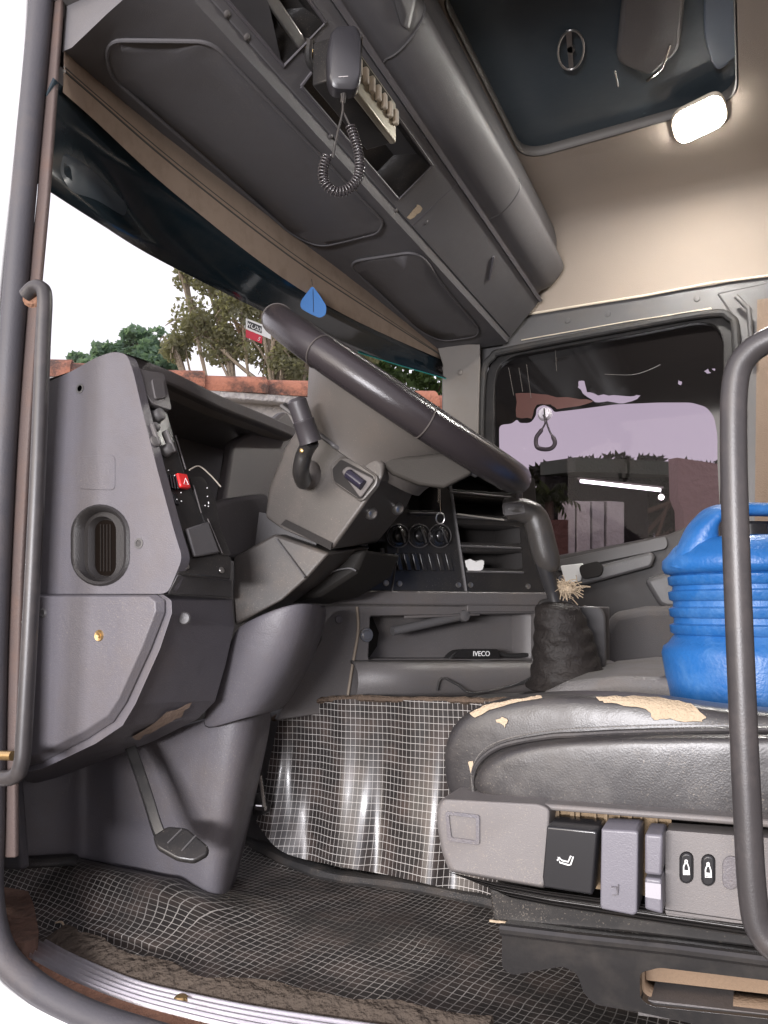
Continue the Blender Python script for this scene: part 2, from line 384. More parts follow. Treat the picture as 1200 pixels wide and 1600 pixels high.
# ------------------------------------------------------------------ ground and outside
GRD = mat('dry_dirt', (.17, .14, .1), .95, .8, 6, .1, dirt=.5, dirtcol=(.08, .09, .05), dscale=.6)
mb = MB(); mb.grid([[Vector((x, y, -1.3)) for x in (-200, 200)] for y in (-200, 200)])
tag(mb.build('ground', GRD, None, base=(0, 0, -1.3)), 'dry earth yard around the truck', kind='structure')
PLAST = mat('whitewashed_plaster', (.52, .5, .5), .9, .6, 20, .2, dirt=.55, dirtcol=(.25, .23, .22), dscale=1.6)
TILE = mat('weathered_clay_tile', (.42, .18, .12), .9, .6, 60, .2, dirt=.95, dirtcol=(.085, .06, .055), dscale=5, var=.3, vscale=9, dlo=.44, dhi=.58)
A = VZ(60, 575, 2.15); B = VZ(760, 634, 2.15); dv = (B-A); dv.z = 0; L = dv.length; u = dv.normalized(); nrm = Vector((-u.y, u.x, 0))
if nrm.dot(CAM-A) < 0: nrm = -nrm
A0 = A-u*1.5; B0 = B-u*.35; A0.z = B0.z = 0
wall = thing('garden_wall', (A0.x, A0.y, -1.3), 'whitewashed boundary wall capped with mossy orange clay tiles, seen through the windscreen', 'wall')
mb = MB(); mb.bar(A0+Vector((0, 0, .35)), B0+Vector((0, 0, .35)), nrm*.16, (0, 0, 3.3)); mb.build('wall_face', PLAST, wall)
mb = MB(); mb.bar(A0+Vector((0, 0, 2.03)), B0+Vector((0, 0, 2.03)), nrm*.34, (0, 0, .06)); mb.build('coping', PLAST, wall, bevel=.01)
tl = .42; k = 0; x = 0
TL = (B0-A0).length
while x < TL:
    p0 = A0+u*x+Vector((0, 0, 2.05+random.uniform(-.008, .008))); p1 = p0+u*(tl+.03)+Vector((0, 0, .012)); rings = []
    for q, rr in ((p0, .17), (p0.lerp(p1, .5), .178), (p1, .19)):
        for s_ in (0,):
            ro = [q+nrm*rr*math.cos(a)*1.0+Vector((0, 0, rr*.85*math.sin(a))) for a in [math.pi*i/12 for i in range(13)]]
            ri = [q+nrm*(rr-.018)*math.cos(a)+Vector((0, 0, (rr-.018)*.85*math.sin(a))) for a in [math.pi*(12-i)/12 for i in range(13)]]
            rings.append(ro+ri)
    mb = MB(); mb.rings(rings); mb.build('ridge_tile', TILE, wall, ang=50)
    x += tl; k += 1
# trees
def leafmat(name, col):
    M = mat(name, col, .6, 0, 10, .3, var=.45, vscale=2.2); n = M.node_tree.nodes; l = M.node_tree.links; b = n['Principled BSDF']
    t = n.new('ShaderNodeBsdfTranslucent'); t.inputs[0].default_value = (col[0]*2.2, col[1]*2.2, col[2]*1.4, 1); a = n.new('ShaderNodeMixShader'); a.inputs[0].default_value = .5
    l.new(b.outputs[0], a.inputs[1]); l.new(t.outputs[0], a.inputs[2]); l.new(a.outputs[0], n['Material Output'].inputs[0]); return M
def foliage(clumps, n, size, rnd):
    mb = MB()
    tot = sum(c[1]**2 for c in clumps)
    for c, r, sq in clumps:
        c = Vector(c)
        for i in range(int(n*r*r/tot)):
            d = Vector((rnd.gauss(0, 1), rnd.gauss(0, 1), rnd.gauss(0, 1))).normalized()*r*(rnd.random()**.45)
            d.z *= sq
            if noise.noise((c+d)*3.4) < -.10: continue
            p = c+d; a = Vector((rnd.gauss(0, 1), rnd.gauss(0, 1), rnd.gauss(0, 1))).normalized(); b = a.orthogonal().normalized(); s = size*rnd.uniform(.6, 1.5)
            mb.add([p-a*s, p+b*s*.45, p+a*s, p-b*s*.45], [(0, 1, 2, 3)])
    return mb
def tree(base, top, clumps, n, size, col, label, name='tree', trunk_r=.12, bark=(.1, .075, .055), twigs=0, group=None, seed=1):
    rnd = random.Random(seed); t = thing(name, base, label, 'tree', group)
    mb = MB(); b = Vector(base); e = Vector(top)
    pts = [b.lerp(e, k/6)+Vector((rnd.uniform(-.1, .1), rnd.uniform(-.1, .1), 0))*(k > 0) for k in range(7)]
    mb.tube(cr(pts, 3), [trunk_r*(1-.05*i) for i in range(19)], 8)
    for c, r, sq in clumps:
        s = pts[rnd.choice((2, 3, 4, 5))]; c = Vector(c); mid = s.lerp(c, .5)+Vector((0, 0, -.15*r))
        mb.tube(cr([s, mid, c], 4), [trunk_r*.45*(1-.09*i) for i in range(9)], 6)
        for q in range(twigs):
            d = Vector((rnd.gauss(0, 1), rnd.gauss(0, 1), rnd.gauss(.4, 1))).normalized()*r*1.05
            mb.tube(cr([mid.lerp(c, rnd.random()), c+d*.5+Vector((0, 0, .05)), c+d], 3), [.02, .018, .015, .012, .01, .008, .005], 5)
    mb.build('trunk', mat('bark', bark, .9, .8, 40, .1, dirt=.3), t)
    foliage(clumps, n, size, rnd).build('crown', leafmat('leaves', col), t, smooth=False)
    return t
def cl(L): return [(VD(px, py, z), r*z/F, sq) for px, py, z, r, sq in L]
C = cl([(330, 430, 9, 38, .9), (300, 500, 9, 40, 1), (375, 480, 9, 45, .9), (420, 540, 9, 48, .9), (345, 540, 9, 40, .8), (455, 510, 9.3, 45, .8), (480, 560, 9.2, 45, .6), (285, 435, 9, 16, 1.2), (400, 440, 9, 35, .7), (275, 545, 9, 26, .9), (500, 500, 9.5, 60, .9), (560, 520, 9.5, 60, .9), (440, 580, 9, 40, .6)])
tb = VD(430, 700, 9); tree((tb.x, tb.y, -1.3), VD(415, 500, 9), C, 34000, .03, (.20, .20, .14), 'tall open tree with twisting pale branches standing right of the round bush', bark=(.3, .25, .2), twigs=8, trunk_r=.07, seed=3)
C = cl([(215, 530, 14, 28, .7), (250, 545, 14, 40, .8), (190, 548, 14, 30, .6), (150, 552, 14, 26, .6), (125, 560, 14, 18, .5), (235, 580, 14, 50, .6), (165, 585, 14, 50, .5)])
tb = VD(210, 700, 14); tree((tb.x, tb.y, -1.3), VD(215, 560, 14), C, 14000, .06, (.14, .21, .17), 'low round bluish green tree left of the open tree, above the tiled wall', seed=5)
C = cl([(600, 560, 12, 70, .6), (690, 590, 12, 60, .6), (480, 585, 12, 45, .7)])
tb = VD(640, 740, 12); tree((tb.x, tb.y, -1.3), VD(630, 590, 12), C, 7000, .06, (.07, .11, .05), 'bright green bushy tree farther right behind the steering wheel', seed=6)
# beyond the passenger window: dark trees, a shed with lit lamps standing in for a reflection in the glass, a plain wall
C = cl([(905, 745, 22, 40, .8), (960, 738, 22, 42, .7), (1010, 742, 22, 42, .7), (1060, 740, 22, 34, .6), (1090, 735, 23, 22, .5), (850, 750, 22, 30, .9), (1130, 740, 22, 40, .6), (1020, 790, 24, 70, .8), (930, 800, 24, 70, .8), (1080, 800, 24, 60, .8)])
tb = VD(985, 950, 22); tree((tb.x, tb.y, -1.3), VD(985, 760, 22), C, 16000, .13, (.018, .02, .012), 'long dark tree clump behind the reflected shed outside the passenger window', trunk_r=.2, seed=8)
shed = thing('reflected_shed', VD(980, 950, 16)+Vector((0, 0, -1.9)), 'open sided shed with pale concrete pillars under a lit tube lamp, set outside the passenger window to stand in for a reflection in its glass', 'shed')
SH = PL(VD(970, 800, 16), (RT*-.25+FW).normalized())
CONC = mat('pale_concrete_render', (.42, .42, .4), .9, .4, 8, .2, dirt=.4, dirtcol=(.25, .22, .2), dscale=.8)
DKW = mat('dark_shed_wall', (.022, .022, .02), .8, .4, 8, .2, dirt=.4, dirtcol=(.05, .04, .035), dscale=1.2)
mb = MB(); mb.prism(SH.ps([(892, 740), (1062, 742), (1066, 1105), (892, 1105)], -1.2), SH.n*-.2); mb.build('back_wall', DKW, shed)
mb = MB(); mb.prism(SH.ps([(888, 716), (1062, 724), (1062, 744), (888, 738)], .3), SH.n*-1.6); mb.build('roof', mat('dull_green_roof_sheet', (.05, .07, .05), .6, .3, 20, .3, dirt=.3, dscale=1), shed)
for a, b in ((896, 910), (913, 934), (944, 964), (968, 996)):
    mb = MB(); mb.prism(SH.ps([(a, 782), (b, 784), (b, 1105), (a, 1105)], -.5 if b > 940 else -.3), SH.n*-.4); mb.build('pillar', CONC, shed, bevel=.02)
lf = thing('reflected_tube_lamp', SH.p(965, 760, .1), 'lit white fluorescent tube under the shed roof outside, standing in for its reflection in the window', 'lamp')  # glowing tube added outside in place of one mirrored in the door glass
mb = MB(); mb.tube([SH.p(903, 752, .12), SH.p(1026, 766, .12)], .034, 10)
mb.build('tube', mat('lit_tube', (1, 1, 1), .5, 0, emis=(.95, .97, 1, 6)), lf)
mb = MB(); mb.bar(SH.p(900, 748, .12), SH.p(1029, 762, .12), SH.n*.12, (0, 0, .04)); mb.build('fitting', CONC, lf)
lb = thing('reflected_bulb', SH.p(1031, 777, .05), 'small lit round bulb just under the right end of the tube lamp, standing in for its reflection', 'lamp')  # bulb likewise replaces a mirrored one
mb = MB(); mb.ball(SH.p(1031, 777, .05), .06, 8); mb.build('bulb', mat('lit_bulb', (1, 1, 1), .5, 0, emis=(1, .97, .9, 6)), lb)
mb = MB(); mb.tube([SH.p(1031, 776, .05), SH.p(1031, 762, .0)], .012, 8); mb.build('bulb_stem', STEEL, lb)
BW = PL(VD(1090, 760, 13), FW)
mb = MB(); mb.prism(BW.ps([(1058, 715), (1190, 735), (1190, 1135), (1080, 1135), (1068, 800), (1060, 780)]), FW*.4)
tag(mb.build('plain_wall', mat('mauve_brown_plaster', (.30, .22, .21), .9, .4, 10, .2, dirt=.2, dscale=1)), 'plain mauve brown plaster wall right of the reflected shed', 'wall')
RW = PL(VD(850, 830, 12), FW)
mb = MB(); mb.prism(RW.ps([(780, 815), (888, 812), (888, 1145), (780, 1145)]), FW*.3)
tag(mb.build('brick_wall', mat('red_brown_brick', (.10, .055, .045), .9, .5, 10, .2, dirt=.5, dirtcol=(.1, .06, .05), dscale=1.5)), 'low red brown wall left of the reflected shed, below the palm', 'wall')
pm = thing('palm_tree', VD(858, 950, 12.5)+Vector((0, 0, -1.9)), 'small palm with drooping dark fronds above the red brown wall', 'palm')
mb = MB(); pc = VD(858, 775, 12.5); rnd = random.Random(4)
mb.tube([WL[pm.name], pc], .07, 8); mb.build('trunk', mat('palm_bark', (.08, .06, .045), .9, .6, 30), pm)
mb = MB()
for i in range(26):
    a = rnd.uniform(0, 6.28); ln = rnd.uniform(.3, .62); e = rnd.uniform(-.2, 1.2)
    d = Vector((math.cos(a)*math.cos(e), math.sin(a)*math.cos(e), math.sin(e)))*ln; prev = None
    for k in range(9):
        t = k/8; p = pc+d*t+Vector((0, 0, -.5*ln*t*t)); side = Vector((-math.sin(a), math.cos(a), 0))
        if prev is not None:
            for sgn in (-1, 1):
                q = p+side*sgn*.16*(1-t*.6)+Vector((0, 0, -.12)); mb.add([prev, p, q], [(0, 1, 2)])
        prev = p
mb.build('crown', leafmat('palm_leaves', (.03, .04, .02)), pm, smooth=False)
# ------------------------------------------------------------------ the cab shell
mb = MB(); mb.box((-1.75, .93, -.06), (1.0, 3.2, 0)); tag(mb.build('floor', RUB), 'dirty black cab floor', kind='structure')
cab = thing('truck_cab', (-.5, .9, -.06), 'white truck cab shell with tan headliner and grey rubber seal round its open door', 'truck cab')
# ceiling: tan fabric sheet curving down to the far side, with a hatch opening
HZ = 2.2
prof = [(.93, HZ), (1.7, HZ), (2.2, HZ), (2.6, HZ-.002), (2.8, HZ-.006), (2.94, HZ-.016), (3.0, HZ-.035), (3.035, HZ-.08), (3.06, HZ-.2), (3.085, HZ-.30), (3.09, VY(1000, 464, 3.09).z)]
H0, H1, HY0, HY1 = -.655, .05, 1.7, 2.56
mb = MB()
outer = [Vector(p) for p in ((-.85, .93, HZ), (1.0, .93, HZ), (1.0, 2.62, HZ), (-.85, 2.62, HZ))]
hole = [Vector((x, y, HZ)) for x, y in rp([(H0, HY0), (H1, HY0), (H1, HY1-.03), (H0, HY1)], .1, 8)]
mb.plate(outer, [hole], (0, 0, .012))
tail = [(2.62, HZ)]+[p for p in prof if p[0] > 2.65]
mb.grid([[Vector((x, y, z+ (0 if y < 2.9 else 0))) for x in (-.85, -.4, 0, .5, 1.0)] for y, z in tail])
mb.build('headliner', TAN, cab, ang=50)
mb = MB(); mb.box((-.85, .93, HZ+.16), (1.0, 3.2, HZ+.2)); mb.build('outer_roof', WHITE, cab)
hz = HZ+.035
hat = [Vector((x, y, hz)) for x, y in rp([(H0-.02, HY0-.02), (H1+.02, HY0-.02), (H1+.02, HY1+.0), (H0-.02, HY1+.02)], .1, 8)]
ht = MB(); ht.prism(hat, (0, 0, .02)); ht = ht.build('roof_hatch', HATCH, cab, bevel=.006)
mb = MB(); mb.rings([[p+Vector((0, 0, a)) for p in hole] for a in (0, .04)], False, False); mb.build('hatch_lip', mat('hatch_lip', (.12, .11, .1), .6), cab, solid=.008)
mb = MB()
HP = PL((0, 0, hz-.012), (0, 0, -1))
P0 = HP.ps(oval(892, 78, 20, 31, 28, .12)); mb.tube(P0, .0035, 8, closed=True); P1 = HP.ps(oval(892, 78, 6, 5, 12)); mb.prism(P1, (0, 0, .012))
mb.prism(HP.ps([(884, 50), (893, 48), (896, 106), (889, 107)]), (0, 0, .006)); mb.build('hatch_latch', STEEL, ht)
mb = MB(); mb.prism(HP.ps(rp([(975, -40), (1075, -60), (1062, 70), (1015, 112), (962, 90)], 14), .02), (0, 0, .03)); mb.build('hatch_grey_block', G_MID, ht, bevel=.012, seg=3)  # raised grey block on the hatch panel
mb = MB(); mb.tube(HP.ps([(1010, 112), (1034, 92), (1046, 55)], .03), .004, 8); mb.tube(HP.ps([(960, 96), (965, 120)], .03), .003, 8); mb.each('hatch_rod', CHROME, ht)
mb = MB(); mb.prism(HP.ps(rp([(1100, -60), (1200, -60), (1180, 60), (1118, 118), (1100, 60)], 20), .0), (0, 0, .01)); mb.build('hatch_pale_slab', mat('hatch_pale_blue', (.10, .13, .17), .35, .05), ht, bevel=.008)  # paler blue slab on the right of the hatch
# ceiling lamp (lit)
lp = thing('ceiling_lamp', VZ(1095, 185, HZ-.002), 'small bright ceiling lamp lit on the tan headliner behind the roof hatch', 'lamp')
LPp = PL((0, 0, HZ-.002), (0, 0, -1))
mb = MB(); mb.prism(LPp.ps(rp([(1044, 176), (1128, 134), (1142, 186), (1056, 226)], 26, 6)), (0, 0, -.012)); mb.build('lamp_housing', CREAM, lp, bevel=.004)
mb = MB(); mb.prism(LPp.ps(rp([(1050, 180), (1124, 142), (1136, 184), (1060, 220)], 26, 6), .0125), (0, 0, -.010)); mb.build('lamp_diffuser', mat('lit_diffuser', (1, 1, 1), .5, 0, emis=(1, .97, .92, 30)), lp, bevel=.004)
ll = bpy.data.lights.new('ceiling_lamp_light', 'AREA'); ll.shape = 'RECTANGLE'; ll.size = .12; ll.size_y = .07; ll.energy = 4.5; ll.color = (1, .96, .9)
lo = bpy.data.objects.new('ceiling_lamp_light', ll); COL.objects.link(lo); lo.location = VZ(1095, 185, HZ-.03); lo.parent = None
# far side upper trim between headliner and passenger door
mb = MB(); S = YN(3.10)
mb.prism(S.ps([(690, 560), (835, 489), (1010, 462), (1110, 445), (1400, 400), (1400, 470), (1160, 486), (1100, 490), (1000, 505), (800, 545), (760, 570), (760, 700), (690, 720)]), (0, .05, 0))
mb.build('side_header_panel', G_DRK, cab, bevel=.006)
mb = MB(); mb.tube(S.ps([(828, 492), (920, 477), (1010, 463), (1110, 444), (1220, 430), (1400, 402)], .01), .0055, 8); mb.build('header_edge_strip', CREAM, cab)
mb = MB()
for p in ((1118, 440), (1089, 467), (950, 490), (887, 501)): mb.lathe([(.002, 0), (.012, 0), (.011, .003), (.001, .004)], S.p(*p, .0), (0, -1, 0), 12)
mb.each('trim_plug', G_DRK, cab)
mb = MB(); mb.prism(S.ps([(1118, 458), (1300, 420), (1300, 1200), (1122, 1200), (1130, 820), (1152, 800), (1160, 560), (1150, 505)], .005), (0, .06, 0)); mb.build('far_door_pillar', G_DRK, cab, bevel=.01)
mb = MB(); mb.prism(S.ps([(1183, 470), (1400, 440), (1400, 1100), (1176, 1100)], .012), (0, .01, 0)); mb.build('sleeper_side_trim', mat('dull_tan_side_trim', (.2, .15, .115), .9, .5, 300, .1, dirt=.3), cab)
mb = MB(); mb.tube(S.ps([(1150, 470), (1170, 490), (1175, 560)], .05), .01, 8); mb.build('seat_belt_anchor', G_DRK, cab, bevel=.004)
# passenger side front pillar
mb = MB(); Pp = lambda px, py, Y: VY(px, py, Y)
mb.rings([[Pp(682, 538, 3.0), Pp(750, 538, 3.0), Pp(752, 538, 3.1), Pp(682, 538, 3.1)], [Pp(692, 570, 3.02), Pp(750, 570, 3.02), Pp(752, 570, 3.1), Pp(692, 570, 3.1)], [Pp(692, 640, 3.02), Pp(748, 640, 3.02), Pp(750, 640, 3.1), Pp(692, 640, 3.1)], [Pp(690, 800, 3.02), Pp(746, 800, 3.02), Pp(748, 800, 3.1), Pp(690, 800, 3.1)]])
mb.lathe([(.001, .006), (.01, .005), (.014, 0)], VY(719, 582, 3.02), (0, -1, 0), 12)
mb.build('front_pillar_trim', mat('warm_grey_trim', (.17, .155, .14), .5, .2, 600, .4, dirt=.3), cab, bevel=.01, seg=3)
mb = MB(); mb.tube(cr(S.ps([(752, 900), (754, 700), (758, 590), (772, 562), (800, 550), (1000, 512), (1110, 494), (1140, 500), (1150, 530), (1152, 700), (1130, 830)], .03), 5), .016, 10)
mb.build('far_door_seal', RUB, cab)
mb = MB(); mb.tube(S.ps([(815, 532), (980, 503), (1112, 483)], .004), .0025, 6); mb.tube(S.ps([(1055, 497), (1112, 487)], .045), .0016, 6); mb.each('seal_edge_strip', CREAM, cab)
# windscreen
lowp = [(55, 284, .97), (150, 345, 1.15), (260, 412, 1.5), (440, 500, 2.1), (560, 550, 2.6), (700, 592, 3.03)]
topp = [(84, 122, -1.09), (150, 182, -1.16), (270, 292, -1.215), (440, 427, -1.215), (560, 497, -1.21), (700, 558, -1.165)]
lo_ = cr([VY(*p) for p in lowp], 5); to_ = cr([VX(*p) for p in topp], 5)
rows = [[a.lerp(b, t)+Vector((-.03*math.sin(math.pi*t), 0, 0)) for a, b in zip(to_, lo_)] for t in (0, .25, .5, .75, 1)]
ws = MB(); ws.grid(rows); wsb = ws.build('windscreen_sun_band', BAND, cab, solid=.004)
bot = [b+Vector((-.42-.12*math.sin(math.pi*i/(len(lo_)-1)), -.0, -.78)) for i, b in enumerate(lo_)]
mb = MB(); mb.grid([lo_, bot]); mb.build('windscreen_glass', GLS, cab)
mb = MB(); mb.tube([a+Vector((0, 0, -.002)) for a in lo_][20:], .0022, 6); mb.build('band_edge', mat('turquoise_edge', (.03, .3, .27), .3), cab)
mb = MB(); g = [(70, 262), (100, 240), (125, 255), (150, 325), (200, 352), (150, 346), (110, 318), (66, 286)]
decal('faint_grey_decal', rp([(100, 235), (140, 262), (198, 318), (196, 340), (150, 312), (110, 300), (92, 268)], 12), [wsb], .0006, mat('greyish_film', (.06, .08, .10), .25, 0), wsb)
# tan trim strip along the windscreen top
up_ = [(100, 78, -1.10), (150, 122, -1.15), (285, 232, -1.20), (455, 364, -1.20), (575, 455, -1.20), (692, 551, -1.16)]
lw_ = [(98, 144, -1.105), (150, 190, -1.155), (270, 300, -1.21), (440, 433, -1.21), (560, 503, -1.205), (690, 562, -1.165)]
ua = cr([VX(*p) for p in up_], 5); la = cr([VX(*p) for p in lw_], 5)
mb = MB(); mb.rings([[b, b.lerp(a, .45)+Vector((.004, 0, -.0)), a, a+Vector((-.02, .03, .02)), b+Vector((-.02, .03, .02))] for a, b in zip(ua, la)])
mb.build('windscreen_header_trim', TAN2, cab, ang=50)
for t, rr in ((.52, .0035), (.62, .002)):
    mb = MB(); mb.tube([b.lerp(a, t)+Vector((.002, 0, -.003)) for a, b in zip(ua, la)], rr, 6); mb.build('header_groove', mat('dark_groove', (.09, .085, .075), .8), cab)
# door opening: seals, trim, white bodywork, sill
D = YN(.90)
sealp = [(74, -120), (65, 0), (42, 250), (22, 480), (6, 700), (-8, 1000), (-14, 1290), (-16, 1400), (0, 1482), (40, 1530), (105, 1572), (200, 1610), (400, 1664), (800, 1740), (1300, 1810)]
mb = MB(); mb.tube(cr(D.ps(sealp), 6), .021, 14, flat=1.0); part_label(mb.build('door_seal', SEAL, cab), 'thick grey rubber door seal')
mb = MB(); mb.tube(cr(D.ps([(52, -120), (47, 0), (26, 250), (4, 480), (-16, 700)], .012), 6), .006, 8); mb.build('seal_lip', RUB, cab)
mb = MB(); mb.grid([D.ps([(88, -120), (84, 0), (62, 300), (48, 450), (31, 700), (20, 900), (10, 1200), (10, 1345)], -.02), D.ps([(66, -120), (66, 0), (46, 300), (30, 450), (12, 700), (2, 900), (-8, 1200), (-10, 1345)], -.02)])
mb.build('pillar_edge', mat('pinkish_brown_edge', (.09, .068, .062), .6, .3, 300, .3, dirt=.5, dirtcol=(.13, .08, .06), dscale=14), cab, solid=.01, bevel=.003)
mb = MB(); ins = [(45, -400), (43, 0), (22, 250), (0, 455), (-18, 700), (-30, 1000), (-34, 1290), (-32, 1430), (-14, 1512), (28, 1556), (95, 1592), (190, 1628), (400, 1684), (800, 1760), (1350, 1840)]
Dw = YN(.885)
inner = cr(Dw.ps(ins), 4)
out_ = [Vector((-2.0, .885, p.z)) if i < len(inner)*.62 else Vector((p.x, .885, -.95)) for i, p in enumerate(inner)]
mb.grid([inner, out_]); part_label(mb.build('outer_bodywork', WHITE, cab, solid=.02), 'white painted bodywork around the door opening')
# side wall behind and above the door opening, rear wall
mb = MB(); mb.box((.12, .9, -.06), (1.0, .94, HZ+.2)); mb.box((-1.2, .9, 1.86), (.12, .94, HZ+.2)); mb.build('near_side_panel', G_MID, cab)
mb = MB(); mb.box((.98, .93, -.06), (1.02, 3.2, HZ+.2)); mb.build('rear_wall', TAN, cab)
mb = MB(); mb.box((-.05, 3.16, -.06), (1.0, 3.2, HZ+.2)); mb.box((-1.3, 3.16, 1.84), (-.05, 3.2, HZ+.2)); mb.box((-1.8, 3.16, -.06), (-1.1, 3.2, .9)); mb.build('far_side_wall', G_MID, cab)
mb = MB(); mb.box((-1.82, .9, -.5), (-1.76, 3.2, .78)); mb.box((-.88, .93, 2.2), (-.84, 3.1, 2.38)); mb.box((-1.3, .93, 1.72), (-1.24, 3.15, 2.38)); mb.box((-1.3, .93, 2.34), (-.84, 3.15, 2.38)); mb.box((-1.3, .9, 1.72), (-.84, .95, 2.38)); mb.build('front_wall', G_DRK, cab)
# sill: aluminium tread with ridges
tp = [(30, 1482, 0), (70, 1500, 0), (140, 1530, 0), (220, 1553, 0), (330, 1578, 0), (480, 1606, 0), (700, 1642, 0)]
near = cr([VZ(px, py, .012) for px, py, _ in [(30, 1484, 0), (60, 1502, 0), (110, 1528, 0), (180, 1556, 0), (260, 1580, 0), (400, 1612, 0), (700, 1668, 0)]], 6)
far = cr([VZ(px, py, .012) for px, py, _ in [(78, 1468, 0), (115, 1488, 0), (170, 1512, 0), (230, 1534, 0), (310, 1552, 0), (440, 1576, 0), (760, 1620, 0)]], 6)
rows = []
NR = 37
for i in range(NR):
    t = i/(NR-1); h = .0035*math.sin(t*5*2*math.pi) if 0 < i < NR-1 else -.008
    rows.append([a.lerp(b, t)+Vector((0, 0, h)) for a, b in zip(near, far)])
mb = MB(); mb.grid(rows); al = mb.build('sill_tread', ALU, cab, ang=80); part_label(al, 'ridged aluminium tread strip along the door sill')
mb = MB(); mb.lathe([(.001, .004), (.008, .003), (.011, 0), (.011, -.004)], VZ(283, 1559, .014), (0, 0, 1), 16); mb.build('tread_screw', BRASS, al)
mb = MB(); mb.rings([[p+Vector((0, -.07, -.03)), p+Vector((0, .004, -.002)), p+Vector((0, .004, -.03))] for p in near]); mb.build('sill_edge', RUST, cab)
mb = MB(); mb.rings([[q+Vector((-.01, -.002, .001)), q+Vector((0, .012, .010+.002*noise.noise(q*40))), q+Vector((.0, .034+.022*noise.noise(q*16)+.008*noise.noise(q*60), .0145)), q+Vector((0, .05, -.02)), q+Vector((0, -.003, -.02))] for q in far]); mb.build('dirty_sill_border', mat('caked_dirt', (.075, .06, .048), .95, .9, 60, .1, dirt=.5, dirtcol=(.06, .05, .042), dscale=25), cab)
mb = MB(); mb.prism([VZ(a, b, .035) for a, b in rp([(2, 1385), (18, 1360), (34, 1372), (52, 1410), (62, 1462), (40, 1474), (4, 1470), (-10, 1420)], 8)], (0, 0, -.03)); mb.build('rusty_corner', mat('rusty_floor_corner', (.17, .105, .08), .9, .5, 60, .1, dirt=.7, dirtcol=(.09, .075, .065), dscale=30, var=.3), cab)
# ------------------------------------------------------------------ overhead console
L1 = VZ(560, 270, 1.72).x; L2 = VZ(673, 226, 1.86).x; L3 = VZ(730, 280, 1.90).x; L4 = VZ(790, 200, 2.16).x
oc = thing('overhead_console', (-1.0, 2.0, 1.65), 'long grey overhead storage console above the windscreen with a rolled upper locker', 'overhead console')
Y0, Y1 = .95, 3.06
def ext(profile, y0, y1, nseg=1): return [[Vector((x, y0+(y1-y0)*i/nseg, z)) for x, z in profile] for i in range(nseg+1)]
rg = []
for p in ua[::2]+[ua[-1]]:
    rg.append([Vector((p.x-.004, p.y, p.z-.002)), Vector((p.x+.02, p.y, p.z-.002)), Vector((p.x*.5+(L1-.03)*.5, p.y, p.z*.5+.5*1.708-.002)), Vector((L1-.03, p.y, 1.708)), Vector((L1-.01, p.y, 1.712)), Vector((L1, p.y, 1.74)), Vector((L1-.03, p.y, 1.80)), Vector((p.x-.004, p.y, 1.80))])
mb = MB(); mb.rings(rg)
us = mb.build('underside', G_OVH, oc, ang=28)
for P, nm in (([(165, 60), (330, 62), (600, 345), (590, 362), (500, 384), (458, 366), (170, 115)], 'large_lid'), ([(540, 408), (655, 390), (700, 455), (758, 522), (690, 532), (655, 515)], 'small_lid')):
    Pr = rp(P, 26, 6)
    ld = decal(nm, Pr, [us], .003, G_OVH, oc, 3, .006)
    mb = MB(); cc_ = Vector((sum(a for a, b in Pr)/len(Pr), sum(b for a, b in Pr)/len(Pr)))
    dgx = bpy.context.evaluated_depsgraph_get(); dgx.update(); e_ = us.evaluated_get(dgx); me_ = e_.to_mesh(); o0_ = WL[us.name]
    bt_ = BVHTree.FromPolygons([v.co+o0_ for v in me_.vertices], [tuple(p.vertices) for p in me_.polygons]); e_.to_mesh_clear(); pts = []
    for a, b in Pr:
        h = bt_.ray_cast(CAM, ray(a, b).normalized())
        if h[0] is not None: pts.append(h[0]+Vector((0, 0, -.004)))
    mb.tube(pts, .0045, 8, closed=True); mb.build('lid_edge', G_OVH, ld)
# radio face with recessed slots
pa = Vector((L1+.002, 0, 1.735)); pb = Vector((L2, 0, 1.86)); fa = PL(pa, Vector((pb.z-pa.z, 0, -(pb.x-pa.x))))
def face_pt(y, t, off=0): return Vector((pa.x+(pb.x-pa.x)*t, y, pa.z+(pb.z-pa.z)*t))+fa.n*off
yr = lambda px, py: fa.p(px, py).y
slots = [(yr(585, 120)-.16, yr(640, 300), .12, .84), (yr(400, 10)-.25, yr(462, 96), .12, .80)]
outer = [face_pt(Y0, 0), face_pt(Y1, 0), face_pt(Y1-.02, 1), face_pt(Y0, 1)]
holes = [[face_pt(a, t0), face_pt(b-.02, t0), face_pt(b, t1), face_pt(a, t1)] for a, b, t0, t1 in slots]
mb = MB(); mb.plate(outer, holes, fa.n*-.012); fc = mb.build('radio_fascia', G_OVH, oc, bevel=.003)
for a, b, t0, t1 in slots:
    mb = MB(); R0 = [face_pt(a, t0), face_pt(b-.02, t0), face_pt(b, t1), face_pt(a, t1)]; c = sum(R0, Vector())/4
    R1 = [c+(p-c)*.86-fa.n*.09 for p in R0]; mb.rings([R0, R1], False, True); mb.build('slot_lining', mat('warm_grey_lining', (.26, .22, .19), .6) if b > 2 else BLK, fc, solid=.004, flip=False)
    mb = MB(); mb.tube(R0+[R0[0]], .0045, 6); mb.build('slot_rim', G_LAV, fc)
mb = MB(); mb.prism([face_pt(y, t, .0) for y, t in ((yr(682, 305), .0), (yr(682, 305)+.004, .0), (yr(712, 290)+.004, 1), (yr(712, 290), 1))], fa.n*.001)
mb.prism([face_pt(y, t, .0) for y, t in ((Y0, 1.0), (Y1-.02, 1.0), (Y1-.02, 1.08), (Y0, 1.08))], fa.n*.006)
mb.build('fascia_upper_edge', G_LAV, fc)
mb = MB()
for (x, y) in ((355, 22), (386, 58), (516, 214), (666, 348), (618, 330)): mb.lathe([(.001, .003), (.006, .002), (.008, 0)], fa.p(x, y, .0), fa.n, 10)
